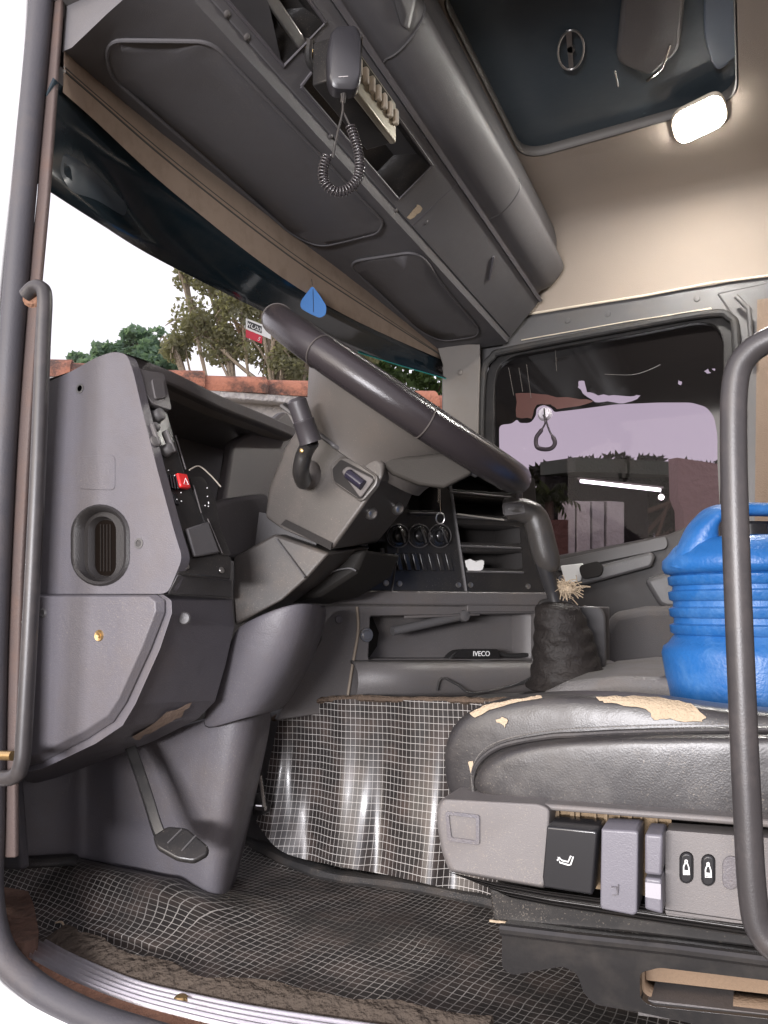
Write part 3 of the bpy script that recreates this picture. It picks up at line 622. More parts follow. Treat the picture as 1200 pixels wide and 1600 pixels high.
mb.each('fascia_screw', G_MID, fc)
tag(decal('tape_scrap', ragged([(652, 318), (660, 326), (652, 336), (640, 344), (636, 338), (646, 328)], 1.5, 2), [fc], .001, FOAM, fc, 1))
# gap and rolled locker
mb = MB(); mb.rings([[Vector((x, y, z)) for x, z in ((L2-.0, 1.87), (L2-.05, 1.90), (L3-.04, 1.915), (L3-.06, 1.96), (L2-.12, 1.96), (L2-.12, 1.87))] for y in (Y0, Y1-.01)])
mb.build('shadow_gap_channel', G_DRK, oc)
rp_ = [(L3-.03, 1.905), (L3+.0, 1.895), (L3+.035, 1.905), (L3+.075, 1.94), (L3+.10, 1.99), (L4+.0, 2.06), (L4+.0, 2.12), (L4-.015, 2.18), (L4-.05, 2.20), (L3-.06, 2.20)]
ring = cr([Vector((x, 0, z)) for x, z in rp_], 3, closed=True)
cx = sum(p.x for p in ring)/len(ring); cz = sum(p.z for p in ring)/len(ring)
def rr(y, s): return [Vector((cx+(p.x-cx)*s, y, cz+(p.z-cz)*s)) for p in ring]
mb = MB(); mb.rings([rr(.95, 1), rr(2.0, 1), rr(2.94, 1), rr(3.0, .985), rr(3.03, .93), rr(3.045, .80)]); roll = mb.build('rolled_locker', G_OVH, oc, ang=60)
mb = MB()
for yy in (1.52, 2.35): mb.tube([Vector((p.x, yy, p.z)) for p in rr(yy, 1.001)][:14], .0025, 6)
mb.each('locker_seam', G_DRK, roll)
tag(decal('locker_latch', rp([(608, -20), (650, -20), (636, 45), (626, 40)], 5), [roll], .004, G_DRK, roll, 2, .006))
mb = MB()
for (a, b) in (((770, 400), (764, 436)),): mb.tube([fa.p(*a, .004), fa.p(*b, .004)], .004, 8)
mb.build('latch_tab', G_LAV, fc)
# radio
XR_ = L2+.055
p1 = VX(557, 133, XR_); p2 = VX(606, 212, XR_); p3 = VX(564, 77, XR_); p4 = VX(631, 187, XR_)
zb = (p1.z+p2.z)/2; zt_ = (p3.z+p4.z)/2; W0 = p1.y-.05; W1 = (p2.y+p4.y)/2
ft = (pb-pa).normalized()
rad = thing('two_way_radio', (XR_-.06, (W0+W1)/2, zb), 'two way radio with pale buttons sticking out of the overhead slot', 'radio')
mb = MB(); mb.box((XR_-.075, W0, zb), (XR_-.016, W1, zt_)); mb.build('radio_body', BLK, rad, bevel=.003)
mb = MB(); mb.box((XR_-.016, W0-.002, zb-.002), (XR_, W1+.002, zt_+.002)); rf = mb.build('radio_front', SILV, rad, bevel=.004)
mb = MB(); hh = zt_-zb
for i in range(7):
    y = W0+.05+(W1-W0-.065)*i/6; mb.box((XR_, y-.0065, zb+hh*.34), (XR_+.012, y+.0065, zb+hh*.72))
mb.each('radio_button', CREAM, rf, bevel=.003, seg=3)
mb = MB(); mb.box((XR_, W0+.05, zb+hh*.76), (XR_+.002, W1-.03, zb+hh*.92)); mb.build('radio_display', mat('dim_display', (.09, .085, .07), .2), rf)
# microphone hanging in front of the radio and its coiled cord
MP = PL(Vector((XR_+.11, W0+.03, (zb+zt_)/2)), -FW+RT*.15)
mic = thing('microphone', MP.p(540, 100), 'black hand microphone clipped in front of the radio with its cord hanging down', 'microphone')
o1 = rp([(516, 54), (526, 43), (556, 41), (566, 62), (564, 128), (556, 144), (520, 142), (512, 126), (510, 88)], 8, 4)
MC = Vector((538, 92))
mb = MB(); mb.rings([MP.ps([(MC.x+(a-MC.x)*s, MC.y+(b-MC.y)*s) for a, b in o1], o) for s, o in ((.9, -.03), (1, -.024), (1, .0), (.97, .006), (.86, .010))])
mb.build('microphone_body', mat('black_microphone_plastic', (.03, .029, .033), .33, .2, 600), mic, ang=40)
mb = MB(); mb.tube(MP.ps([(564, 60), (560, 126)], .004), .0035, 6); mb.tube(MP.ps([(528, 125), (543, 124)], .0105), .0012, 5); mb.each('chrome_edge', CHROME, mic)
mb = MB(); mb.tube(cr(MP.ps([(534, 144), (536, 170), (528, 205), (520, 245)], -.005), 5), .0022, 8); mb.tube(cr(MP.ps([(537, 172), (545, 188), (548, 194)], -.008), 4), .0022, 8)
mb.tube(MP.ps([(538, 142), (536, 158)], -.008), .005, 8); mb.build('microphone_lead', RUB, mic)
path = cr(MP.ps([(548, 194), (556, 215), (562, 245), (561, 272), (545, 292), (525, 296), (508, 282), (505, 262), (512, 238)], -.01), 24)
hel = []; acc = 0
for i in range(len(path)-1):
    a, b = path[i], path[i+1]; t = (b-a).normalized(); q1 = t.cross(MP.n).normalized(); sub = 6
    for k in range(sub):
        acc += (b-a).length/sub; ang = acc/.0062*2*math.pi; p = a.lerp(b, k/sub); hel.append(p+q1*.0085*math.cos(ang)+MP.n*.0085*math.sin(ang))
mb = MB(); mb.tube(hel, .0021, 5); mb.build('coiled_cord', mat('glossy_cord', (.045, .04, .042), .16, 0, spec=.7), mic, ang=90)
# metal bracket rod in the front slot
br = thing('metal_bracket', fa.p(440, 50), 'tarnished metal slide bracket in the front slot of the overhead console', 'bracket')
mb = MB(); mb.bar(fa.p(398, -40, -.005), fa.p(480, 80, -.005), ft*.025, fa.n*.01); mb.build('slide_rail', STEEL, br, bevel=.003)
mb = MB(); mb.tube([fa.p(478, 70, .0), fa.p(500, 98, .0)], .006, 8); mb.ball(fa.p(506, 98, .0), .009, 6); mb.ball(fa.p(511, 106, .01), .009, 6); mb.each('connector', BRASS, br)
mb = MB(); mb.tube(cr([fa.p(484, 60, .0), fa.p(478, 90, .01), fa.p(492, 112, .01)], 4), .008, 8); mb.build('connector_boot', RUB, br)
# ------------------------------------------------------------------ dashboard
db = thing('dashboard', (-1.1, 1.0, .1), 'grey truck dashboard with switch panel, cluster hood and centre console', 'dashboard')
# upper end panel
ue = [(20, 928), (20, 640), (34, 606), (72, 598), (112, 580), (150, 558), (178, 549), (198, 553), (208, 580), (222, 640), (246, 735), (272, 830), (285, 872), (262, 928)]
S1 = YN(1.0)
c = Vector((150, 760))
ue_in = [(c.x+(a-c.x)*.95, c.y+(b-c.y)*.97) for a, b in ue]
vent = stadium(157, 852, 45, 63, 7)
mb = MB(); vec = Vector((0, .06, 0))
vb = [(x, y) for x, y in vent]
mb.plate(S1.ps(rp(ue, 12, 4)), [S1.ps(vb)], (0, .022, 0)); ep = mb.build('upper_end_panel', G_LAV, db, bevel=.011, seg=4, ang=30)
# rim of the vent and the pocket
mb = MB(); rin = stadium(155, 855, 19, 47, 7)
mb.rings([S1.ps(stadium(157, 852, 46, 64, 7), .001), S1.ps(stadium(157, 852, 43, 61, 7), .004), S1.ps(stadium(157, 852, 38, 57, 7), .002), S1.ps(stadium(156, 853, 31, 54, 7), -.010), S1.ps(stadium(154, 855, 22, 49, 7), -.008), S1.ps(rin, -.014), S1.ps(stadium(155, 855, 18, 45, 7), -.018)], False, True)
mb.build('air_vent', mat('dark_vent_ring', (.024, .022, .022), .45, .3, 500, .3), ep, ang=50)
mb = MB()
for k in range(4): mb.tube([S1.p(147+5*k, 818, -.0155), S1.p(147+5*k, 892, -.0155)], .0012, 6)
mb.each('vent_slat', mat('dark_slat', (.02, .017, .015), .8, 0, 100, .1), ep); mb = MB(); mb.prism(S1.ps(stadium(155, 855, 17.5, 44.5, 7), -.0165), (0, .0008, 0)); mb.build('vent_dark_disc', mat('brown_dark_vent', (.008, .006, .005), .9, 0, 100, 0), ep)  # near-black disc paints the darkness inside the vent
mb = MB(); mb.prism(S1.ps(rp([(122, 713), (180, 711), (180, 766), (122, 764)], 8), .0), (0, -.0012, 0)); mb.build('blanking_square', G_LAV, ep, bevel=.0008)
mb = MB()
for p in ((125, 607), (217, 849)): mb.lathe([(.0095, .0), (.0095, .001), (.006, .0012), (.0055, -.002), (.001, -.002)], S1.p(*p, .0), (0, -1, 0), 16)
mb.each('screw_cap', G_DRK, ep)
# top cowl from the end panel to the windscreen
mb = MB()
tA = [VY(20, 640, 1.0), VY(34, 606, 1.0), VY(112, 580, 1.0), VY(178, 549, 1.0), VY(198, 553, 1.0)]
mb.grid([tA, [p+Vector((0, .07, .004)) for p in tA]])
# rail above the cluster
hood_f = cr([VY(198, 552, 1.01), VX(270, 580, -1.0), VX(350, 620, -1.03), VX(410, 645, -1.06), VX(462, 668, -1.10)], 5)
mb.rings([[p, p+Vector((.0, 0, -.028)), p+Vector((-.02, 0, -.032)), p+Vector((-.5, 0, -.10)), p+Vector((-.5, 0, -.06)), p+Vector((-.03, 0, .0))] for p in hood_f])
mb.build('cluster_hood', G_MID, db, bevel=.004)
# cluster cavity: dark back wall
mb = MB()
def hx(p, x, z): return Vector((p.x+x, p.y, p.z+z))
mb.grid([[p+Vector((a, .0, b)) for p in hood_f[2:]] for a, b in ((-.02, -.03), (-.20, -.05), (-.16, -.24), (-.02, -.36))])
mb.build('cluster_cavity', mat('dark_cluster_plastic', (.11, .097, .087), .55, .3, 500, .3), db, solid=.006)
mb = MB(); CQ = PL(VX(350, 700, -1.12), (1, 0, .25))
mb.prism(CQ.ps(rp([(365, 690), (430, 655), (448, 640), (470, 680), (430, 800), (395, 880), (365, 874), (350, 790)], 10)), (-.03, 0, 0)); mb.build('cluster_side_cover', mat('brown_grey_panel', (.10, .09, .09), .5, .3, 500), db, bevel=.008)
# clear dirty lens edge and needles of the gauge
SWP = PL(VY(278, 894, 1.0), (VY(361, 904, 1.125)-VY(278, 894, 1.0)).cross(VY(194, 574, 1.0)-VY(278, 894, 1.0)))
mb = MB(); mb.prism(SWP.ps([(196, 566), (248, 584), (262, 640), (292, 745), (336, 845), (364, 872), (362, 905), (280, 896), (270, 850), (240, 740), (212, 640)], -.002), SWP.n*-.01); sp = mb.build('switch_panel', BLK, db, bevel=.003)
mb = MB(); mb.prism(SWP.ps(rp([(204, 580), (250, 588), (262, 646), (232, 636), (215, 610)], 6), .0), SWP.n*.012); mb.prism(SWP.ps(rp([(228, 598), (247, 598), (250, 628), (234, 630)], 5), .012), SWP.n*.004); mb.build('grey_control_block', G_MID, sp, bevel=.003)
mb = MB()
for (x, y, r) in ((243, 652, .012), (234, 695, .011), (258, 705, .011), (236, 672, .009)):
    mb.lathe([(r*1.15, 0), (r, .004), (r*.9, .016), (r*.5, .018), (.0005, .018)], SWP.p(x, y, 0), SWP.n, 14)
mb.each('rotary_knob', G_DRK, sp)
mb = MB(); mb.bar(SWP.p(228, 668, .012), SWP.p(240, 702, .012), SWP.n*.014, (0, .008, 0)); mb.bar(SWP.p(250, 678, .012), SWP.p(264, 712, .012), SWP.n*.014, (0, .008, 0)); mb.each('toggle', G_MID, sp, bevel=.003)
mb = MB(); mb.prism(SWP.ps([(271, 742), (287, 744), (293, 766), (277, 764)], 0), SWP.n*.010); rb = mb.build('hazard_button', RED, sp, bevel=.0025)
mb = MB(); mb.tube(SWP.ps([(281, 760), (283.5, 751), (288, 761)], .0105), .0006, 5, closed=True); mb.build('warning_triangle', WHT, rb)
mb = MB()
for i in range(5): mb.bar(SWP.p(254+i*4.5, 742+i*.5, .003), SWP.p(258+i*4.5, 764+i*.5, .003), SWP.n*.006, (0, .0035, 0))
mb.bar(SWP.p(268, 772, .003), SWP.p(275, 790, .003), SWP.n*.006, (0, .01, 0)); mb.each('rocker_switch', BLKG, sp, bevel=.001)
mb = MB(); rn = random.Random(3)
for i in range(12): 
    x, y = rn.choice(((262, 745), (277, 778), (320, 760), (318, 785))); mb.ball(SWP.p(x+rn.uniform(-8, 8), y+rn.uniform(-8, 10), .007), .0012, 4)
mb.each('indicator_lens', WHT, sp)
mb = MB(); mb.prism(SWP.ps([(287, 828), (321, 817), (339, 866), (300, 872)], .0), SWP.n*.008); mb.build('ash_drawer', G_DRK, sp, bevel=.003)
mb = MB()
for L_ in (((272, 682), (288, 735)), ((322, 812), (345, 866)), ((300, 760), (312, 803))): mb.tube(SWP.ps(L_, .004), .0012, 6)
mb.each('panel_edge_line', G_MID, sp)
mb = MB()
for p in ((291, 885), (346, 891)): mb.lathe([(.006, 0), (.0055, .002), (.001, .003)], SWP.p(*p, .0), SWP.n, 12)
mb.each('panel_screw', STEEL, sp)
mb = MB(); mb.tube(cr(SWP.ps([(290, 738), (305, 732), (322, 745), (334, 758), (339, 764)], .01), 4), .0014, 6); mb.each('cracked_lens_edge', mat('scratched_clear_plastic', (.4, .36, .3), .2), sp)
mb = MB(); mb.prism(SWP.ps(rp([(296, 745), (318, 745), (336, 780), (346, 830), (362, 868), (345, 868), (318, 810)], 6), -.004), SWP.n*.004); mb.build('gauge_panel', BLK, sp)
# knee panel between switch panel and column
mb = MB(); KP = PL(VX(370, 850, -1.0), (1, -.3, .1))
mb.prism(KP.ps(rp([(330, 790), (365, 778), (420, 770), (440, 830), (420, 850), (366, 875), (345, 850)], 8)), (-.04, 0, 0)); mb.build('knee_panel', G_MID, db, bevel=.01, seg=3)
# lower strip under the switch panel
mb = MB(); mb.rings([[VY(262, 928, 1.0), VY(278, 897, 1.0), VY(278, 897, 1.03), VY(262, 928, 1.03)], [VY(362, 934, 1.2), VY(362, 905, 1.2), VY(362, 905, 1.23), VY(362, 934, 1.23)]]); mb.build('lower_ledge', G_DRK, db, bevel=.003)
# lower end panel: three steps
def YL(P, Y): return [VY(a, b, Y) for a, b in P]
f1 = [(20, 932), (232, 932), (242, 940), (243, 955), (222, 1010), (186, 1090), (168, 1118), (130, 1143), (60, 1178), (20, 1190)]
f2 = [(16, 928), (246, 929), (258, 938), (258, 958), (236, 1015), (198, 1098), (178, 1128), (138, 1154), (64, 1192), (16, 1202)]
f3 = [(16, 928), (255, 929), (268, 938), (269, 958), (250, 1015), (212, 1100), (192, 1134), (150, 1162), (66, 1202), (16, 1214)]
f4 = [(60, 929), (340, 930), (362, 936), (366, 980), (352, 1040), (336, 1096), (308, 1124), (240, 1158), (130, 1200), (60, 1226)]
mb = MB(); mb.rings([YL(f1, .985), YL(f1, .985), YL(f2, 1.0), YL(f2, 1.004), YL(f3, .998), YL(f3, 1.01), YL(f4, 1.22), YL(f4, 1.26)])
le = mb.build('lower_end_panel', G_LAV, db, bevel=.007, seg=3, ang=18)
S0 = YN(.985)
mb = MB(); mb.lathe([(.001, .002), (.004, .003), (.0045, .001), (.009, .002), (.010, 0)], S0.p(155, 993, 0), (0, -1, 0), 16); mb.build('lock_screw', BRASS, le)
mb = MB(); mb.lathe([(.001, .0), (.006, .002), (.009, 0)], S0.p(67, 958, 0), (0, -1, 0), 14); mb.lathe([(.001, .004), (.009, .003), (.011, 0)], VY(288, 966, 1.04), (.4, -1, 0), 14); mb.each('screw_cap', G_DRK, le)
tag(decal('scraped_patch', ragged([(205, 1150), (262, 1112), (300, 1098), (285, 1118), (250, 1138), (215, 1154)], 2.5, 3, 5), [le], .0008, mat('scraped_brown', (.3, .22, .17), .8, .5, 200), le, 2))
# steering pedestal: upper and lower pieces
top = [(362, 980, 1.25), (400, 962, 1.24), (440, 944, 1.25), (480, 938, 1.28), (505, 944, 1.38), (512, 946, 1.6)]
m1 = [(352, 1040, 1.25), (385, 1032, 1.245), (428, 1020, 1.25), (468, 1012, 1.28), (494, 1010, 1.38), (500, 1008, 1.6)]
b1 = [(300, 1150, 1.28), (345, 1138, 1.27), (378, 1128, 1.27), (405, 1122, 1.30), (432, 1114, 1.38), (446, 1108, 1.6)]
mb = MB(); mb.grid([[VY(*p) for p in r] for r in (top, m1, b1)]); mb.build('column_pedestal', G_LAV, db, sub=2, solid=.01)
tp_ = [(-40, 1200, 1.1), (30, 1185, 1.16), (112, 1172, 1.24), (124, 1168, 1.30), (250, 1138, 1.30), (335, 1112, 1.29), (378, 1100, 1.30), (411, 1096, 1.35), (434, 1090, 1.5)]
mp_ = [(-40, 1280, 1.1), (30, 1275, 1.16), (112, 1262, 1.24), (124, 1262, 1.30), (245, 1262, 1.30), (318, 1262, 1.29), (352, 1262, 1.30), (378, 1258, 1.35), (398, 1250, 1.5)]
bp_ = [(-40, 1350, 1.1), (30, 1345, 1.16), (112, 1340, 1.24), (124, 1344, 1.30), (215, 1370, 1.30), (300, 1402, 1.29), (336, 1412, 1.30), (356, 1406, 1.35), (366, 1390, 1.5)]
mb = MB(); mb.grid([[VY(*p) for p in r] for r in (tp_, mp_, bp_)]); pk = mb.build('footwell_panel', G_LAV, db, sub=2, solid=.01)
mb = MB(); mb.grid([[VY(a, b-4, y-.006) for a, b, y in bp_[1:]], [VY(a+1, b+10, y-.03) for a, b, y in bp_[1:]]]); mb.build('dirty_skirting', RUB, pk, solid=.008)
# front lower left filler under dash to the door
mb = MB(); mb.prism(YN(1.05).ps([(-60, 900), (24, 900), (24, 1230), (34, 1360), (-60, 1360)]), (0, .02, 0)); mb.build('side_filler_strip', SEAL, db, bevel=.006)
# centre console plane
pA = VD(560, 850, 1.88); pB = VD(840, 850, 2.12); CP = PL(pA, (pB-pA).cross(Vector((0, 0, 1))))
N = CP.n
fr = [(500, 690), (690, 690), (785, 730), (835, 748), (850, 926), (500, 922)]
din = [[(694, 725), (776, 741), (800, 752), (802, 772), (700, 765)], [(703, 775), (806, 783), (807, 808), (709, 803)], [(713, 819), (812, 823), (814, 850), (719, 848)], [(722, 862), (816, 862), (817, 890), (728, 888)], [(637, 752), (688, 752), (690, 798), (637, 798)], [(574, 848), (604, 846), (607, 889), (572, 887)]]
mb = MB(); mb.plate(CP.ps(fr), [CP.ps(rp(d, 3, 2)) for d in din], N*-.02); cc = mb.build('centre_console', BLK, db, bevel=.0015)
for i, d in enumerate(din):
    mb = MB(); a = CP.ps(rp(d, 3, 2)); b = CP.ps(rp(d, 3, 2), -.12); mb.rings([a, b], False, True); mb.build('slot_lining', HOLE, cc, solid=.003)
mb = MB()
for a, b in (((702, 769), (798, 778)), ((710, 808), (806, 814)), ((719, 853), (812, 857)), ((728, 893), (816, 895)), ((638, 802), (690, 803)), ((574, 891), (606, 893))):
    mb.bar(CP.p(*a, .003), CP.p(*b, .003), N*.012, (0, 0, .0055))
mb.each('slot_lip', G_DRK, cc, bevel=.0015)
mb = MB(); mb.bar(CP.p(694, 700, .002), CP.p(727, 924, .002), N*.008, RT*.006); mb.bar(CP.p(622, 852, .002), CP.p(612, 924, .002), N*.005, RT*.003); mb.each('console_rib', G_DRK, cc, bevel=.001)
mb = MB(); mb.bar(CP.p(712, 804, .004), CP.p(784, 813, .004), N*.014, (0, 0, .004)); mb.build('pale_slot_edge', mat('pale_edge', (.42, .4, .36), .4), cc)
for x in (619, 652, 684):
    mb = MB(); mb.lathe([(.029, 0), (.028, .010), (.024, .011), (.024, .013), (.020, .014)], CP.p(x, 838), N, 24); mb.lathe([(.019, .004), (.017, .024), (.012, .028), (.001, .029)], CP.p(x, 838), N, 18)
    mb.bar(CP.p(x-4, 826, .03), CP.p(x+4, 850, .03), N*.012, RT*.006); kb = mb.build('heater_knob', BLKG, cc, bevel=.001)
    mb = MB(); mb.tube(CP.ps(oval(x, 838, 17.5, 18, 24), .011), .0016, 6, closed=True); mb.build('knob_ring', G_MID, kb)
for i in range(7):
    mb = MB(); x = 613+i*13.4
    mb.prism(CP.ps(rp([(x, 864), (x+8, 864), (x+15, 892), (x+7, 892)], 2, 2), .0), N*(.012 if i < 3 else .005)); mb.each('rocker_switch', BLKG if i < 3 else BLK, cc, bevel=.003)
mb = MB()
for p in ((547, 910), (568, 911), (603, 911), (624, 912), (716, 914), (735, 914), (825, 916)): mb.lathe([(.0075, 0), (.007, .003), (.003, .002), (.001, .002)], CP.p(*p, .0), N, 12)
mb.each('console_screw', STEEL, cc)
mb = MB(); mb.tube(cr(CP.ps([(583, 868), (590, 882), (600, 878), (600, 856)], -.01), 4), .006, 8); mb.build('cup_hook', G_DRK, cc)
# ledge, storage bin and lower console
lw = [(505, 922), (850, 926), (850, 948), (505, 944)]
mb = MB(); mb.prism(CP.ps(lw, .022), N*-.06); mb.build('console_ledge', G_MID, db, bevel=.006, seg=3)
o_ = [(500, 946), (950, 948), (950, 1060), (700, 1085), (430, 1125), (500, 1000)]
h_ = rp([(577, 962), (834, 958), (834, 1031), (574, 1032)], 5, 3)
mb = MB(); mb.plate(CP.ps(o_, .008), [CP.ps(h_, .008)], N*-.02); lc = mb.build('lower_console', G_MID, db, bevel=.004)
mb = MB(); mb.rings([CP.ps(h_, -.01), CP.ps(h_, -.10)], False, True); mb.build('storage_bin', G_MID, lc, solid=.004)
mb = MB(); mb.prism(CP.ps([(578, 965), (604, 964), (615, 990), (612, 1012), (600, 1030), (577, 1031)], -.085), N*.002); mb.build('bin_painted_shade', HOLE, lc)  # near-black sheet paints the shade at the left of the bin
mb = MB(); mb.tube(CP.ps([(612, 986), (722, 962)], .004), .0115, 14); mb.lathe([(.014, -.004), (.016, .0), (.014, .012), (.006, .014)], CP.p(722, 962, .004), N, 16); mb.build('bin_bar', G_DRK, lc)
mb = MB(); mb.tube(CP.ps([(628, 964), (745, 960)], .012), .004, 8); mb.bar(CP.p(724, 950, .012), CP.p(850, 951, .012), N*.014, (0, 0, .018)); mb.build('bin_upper_lip', G_MID, lc, bevel=.003)
mb = MB(); mb.tube(cr(CP.ps([(555, 948), (557, 985), (548, 1040), (540, 1092)], .010), 4), .0035, 8); mb.build('console_seam', mat('brownish_edge', (.2, .16, .12), .6), lc)
mb = MB(); mb.lathe([(.001, .006), (.010, .006), (.012, .004), (.016, .004), (.018, 0)], CP.p(570, 992, .008), N, 18); pk_ = mb.build('round_push_latch', STEEL, lc)
mb = MB(); mb.lathe([(.001, .004), (.008, .003), (.010, 0)], CP.p(527, 968, .008), N, 12); mb.each('screw_cap', G_LAV, lc)
lo2 = [(545, 1034), (700, 1036), (840, 1034)]; 
rows = []
for o, dy in ((.010, 0), (.035, 4), (.050, 14), (.054, 30), (.045, 50), (.02, 62)): rows.append([CP.p(x, 1033+dy*k, o) for x, k in ((545, 1.0), (640, .98), (740, .95), (850, .9), (950, .85))])
mb = MB(); mb.grid(rows); mb.build('lower_bin_ledge', G_MID, lc, solid=.006, ang=60)
# ------------------------------------------------------------------ column shroud
sc_ = thing('steering_column', VY(500, 860, 1.3), 'grey steering column shroud with stalk, adjuster button and scuffed edges', 'steering column')
def q(P): return [VY(*p) for p in P]
nr = [(445, 700, 1.30), (484, 642, 1.30), (600, 722, 1.28), (598, 745, 1.275), (568, 790, 1.27), (518, 860, 1.27), (440, 826, 1.27), (414, 808, 1.29), (420, 762, 1.29)]
fr_ = [(470, 700, 1.52), (500, 640, 1.52), (652, 752, 1.52), (650, 762, 1.52), (636, 792, 1.52), (590, 848, 1.52), (500, 850, 1.52), (450, 820, 1.52), (450, 770, 1.52)]
mb = MB(); mb.rings([q(nr), q(fr_)]); sh = mb.build('upper_shroud', mat('brown_grey_shroud', (.060, .054, .049), .42, .3, 600, .5, dirt=.3, dirtcol=(.13, .1, .085), dscale=9, speck=.32), sc_, bevel=.014, seg=4, ang=20)
mb = MB(); nl = [(430, 834, 1.275), (364, 870, 1.24), (362, 925, 1.235), (366, 978, 1.235), (440, 938, 1.25), (478, 905, 1.265), (514, 864, 1.275)]
fl = [(470, 834, 1.5), (420, 870, 1.45), (420, 925, 1.45), (430, 960, 1.45), (480, 935, 1.47), (540, 892, 1.5), (580, 855, 1.5)]
mb.rings([q(nl), q(fl)]); ls = mb.build('lower_shroud', mat('brown_grey_lower_shroud', (.050, .045, .041), .45, .3, 600, .5, dirt=.3, speck=.32), sc_, bevel=.006, seg=3, ang=20)
mb = MB(); mb.tube(q([(432, 842, 1.268), (476, 902, 1.258)]), .0022, 6); mb.build('shroud_seam', G_DRK, ls)
mb = MB(); dk = [(470, 910, 1.40), (515, 868, 1.40), (572, 858, 1.42), (556, 896, 1.42), (500, 932, 1.40), (440, 944, 1.38)]; mb.rings([q(dk), [p+Vector((0, .18, 0)) for p in q(dk)]]); mb.build('rear_shroud', mat('dark_brown_shroud', (.022, .02, .018), .6, .3, 500, .2), sc_, bevel=.008)
mb = MB(); mb.tube(cr(q([(498, 907, 1.395), (520, 893, 1.395), (545, 888, 1.405), (556, 892, 1.41)]), 4), .002, 6); mb.build('rear_shroud_seam', G_DRK, sc_)
mb = MB(); mb.rings([YL([(405, 800), (500, 820), (490, 872), (440, 915), (395, 880)], 1.34), YL([(405, 800), (500, 820), (490, 872), (440, 915), (395, 880)], 1.44)]); mb.build('column_core', G_DRK, sc_)
# recess with button on the near face: real dip built proud as a collar
SF = PL(sum(q(nr[2:7]), Vector())/5, (q(nr)[5]-q(nr)[2]).cross(q(nr)[7]-q(nr)[2]))
ow = rp([(517, 727), (535, 712), (548, 714), (592, 745), (590, 758), (566, 786), (520, 755)], 9, 4)
iw = rp([(526, 732), (540, 722), (583, 748), (566, 776), (528, 752)], 6, 4)
mb = MB(); cS = Vector((553, 747))
R_ = [SF.ps([(cS.x+(a-cS.x)*s, cS.y+(b-cS.y)*s) for a, b in ow], o) for s, o in ((1.03, -.004), (1.0, .004), (.95, .005), (.88, .001))]
mb.rings(R_, False, True); mb.build('button_surround', mat('shroud_frame', (.085, .077, .07), .4, .2, 600), sh, ang=40)
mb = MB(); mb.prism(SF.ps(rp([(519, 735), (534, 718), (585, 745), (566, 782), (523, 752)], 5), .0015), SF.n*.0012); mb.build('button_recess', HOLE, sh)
mb = MB(); mb.prism(SF.ps(rp([(536, 738), (546, 729), (588, 750), (566, 780)], 5), .003), SF.n*.005); mb.build('button_plinth', G_MID, sh, bevel=.002)
mb = MB(); mb.tube(SF.ps([(548, 742), (572, 761)], .010), .0105, 14, flat=1); mb.build('adjuster_button', mat('purple_black_button', (.02, .018, .03), .15, 0), sh, bevel=.002)
mb = MB(); mb.prism(SF.ps([(440, 820), (448, 812), (520, 848), (518, 860)], .002), SF.n*.0012); mb.build('dark_shroud_groove', HOLE, sh)
for p in ((580, 802, 1.33), (622, 795, 1.45)):
    mb = MB(); mb.lathe([(.001, .006), (.008, .008), (.012, .004), (.014, -.004)], VY(*p), (.75, -.6, -.3), 14); mb.build('column_bolt', STEEL, sh)
# stalk
mb = MB(); ns = VY(478, 742, 1.27)
mb.lathe([(.030, -.01), (.030, .002), (.024, .010), (.014, .014), (.001, .015)], VY(481, 742, 1.285), (.15, -1, .1), 24); mb.build('stalk_boss', G_MID, sh, ang=50)
st = MB(); st.tube(cr([VY(474, 750, 1.25), VY(470, 735, 1.22), VY(476, 708, 1.21), VY(486, 690, 1.20)], 4), [.020]*4+[.020]*4+[.019]*4+[.02], 14, flat=.8)
stk = st.build('turn_signal_stalk', BLK, sc_, ang=60); 
mb = MB(); a = VY(486, 692, 1.2); b = VY(462, 622, 1.17)
mb.tube([a, a.lerp(b, .45), a.lerp(b, .46), a.lerp(b, .5), a.lerp(b, .51), a.lerp(b, .93), b], [.021, .020, .0205, .0205, .0185, .0185, .012], 18); mb.build('stalk_grip', mat('matt_black_grip', (.04, .036, .04), .4, .2, 500), stk, ang=40)
mb = MB(); mb.lathe([(.001, .002), (.004, .001), (.005, 0)], VY(471, 704, 1.19)+Vector((0, .0, 0)), (0, -1, 0), 10); mb.build('brass_pin', BRASS, stk)
mb = MB(); mb.ball(VY(540, 676, 1.27), .008, 6); mb.build('retaining_nut', mat('copper_nut', (.45, .22, .1), .5, metal=.3), sh)
# ------------------------------------------------------------------ steering wheel
WY = 1.40
e1 = VY(472, 520, WY); e2 = VY(800, 746, WY); Wc = (e1+e2)/2; ax1 = (e2-e1).normalized(); RAD = (e2-e1).length/2-.006
nW = Vector((0, 1, 0)).cross(ax1).normalized()
if nW.z < 0: nW = -nW
sw = thing('steering_wheel', Wc, 'big dark steering wheel with shiny worn rim and grey bowl shaped hub', 'steering wheel')
TLT = .10   # slight lean towards the camera so that the rim is seen edge-on
ay = (Vector((0, 1, 0))-nW*0).normalized()
circ = [Wc+ax1*RAD*math.cos(2*math.pi*i/72)+ay*RAD*math.sin(2*math.pi*i/72) for i in range(72)]
mb = MB(); mb.tube(circ, .0300, 16, closed=True, up=nW); rim = mb.build('rim', GRIPM, sw, ang=80)
mb = MB()
for k in (53, 62, 44):
    t = (circ[(k+1) % 72]-circ[k-1]).normalized(); u1 = nW; v1 = t.cross(u1)
    pts = [circ[k]+u1*.0306*math.cos(a)+v1*.0306*math.sin(a) for a in [2*math.pi*i/24 for i in range(24)]]
    mb.tube(pts, .0014, 6, closed=True)
mb.each('rim_seam', mat('rim_seam', (.06, .052, .048), .6), rim)
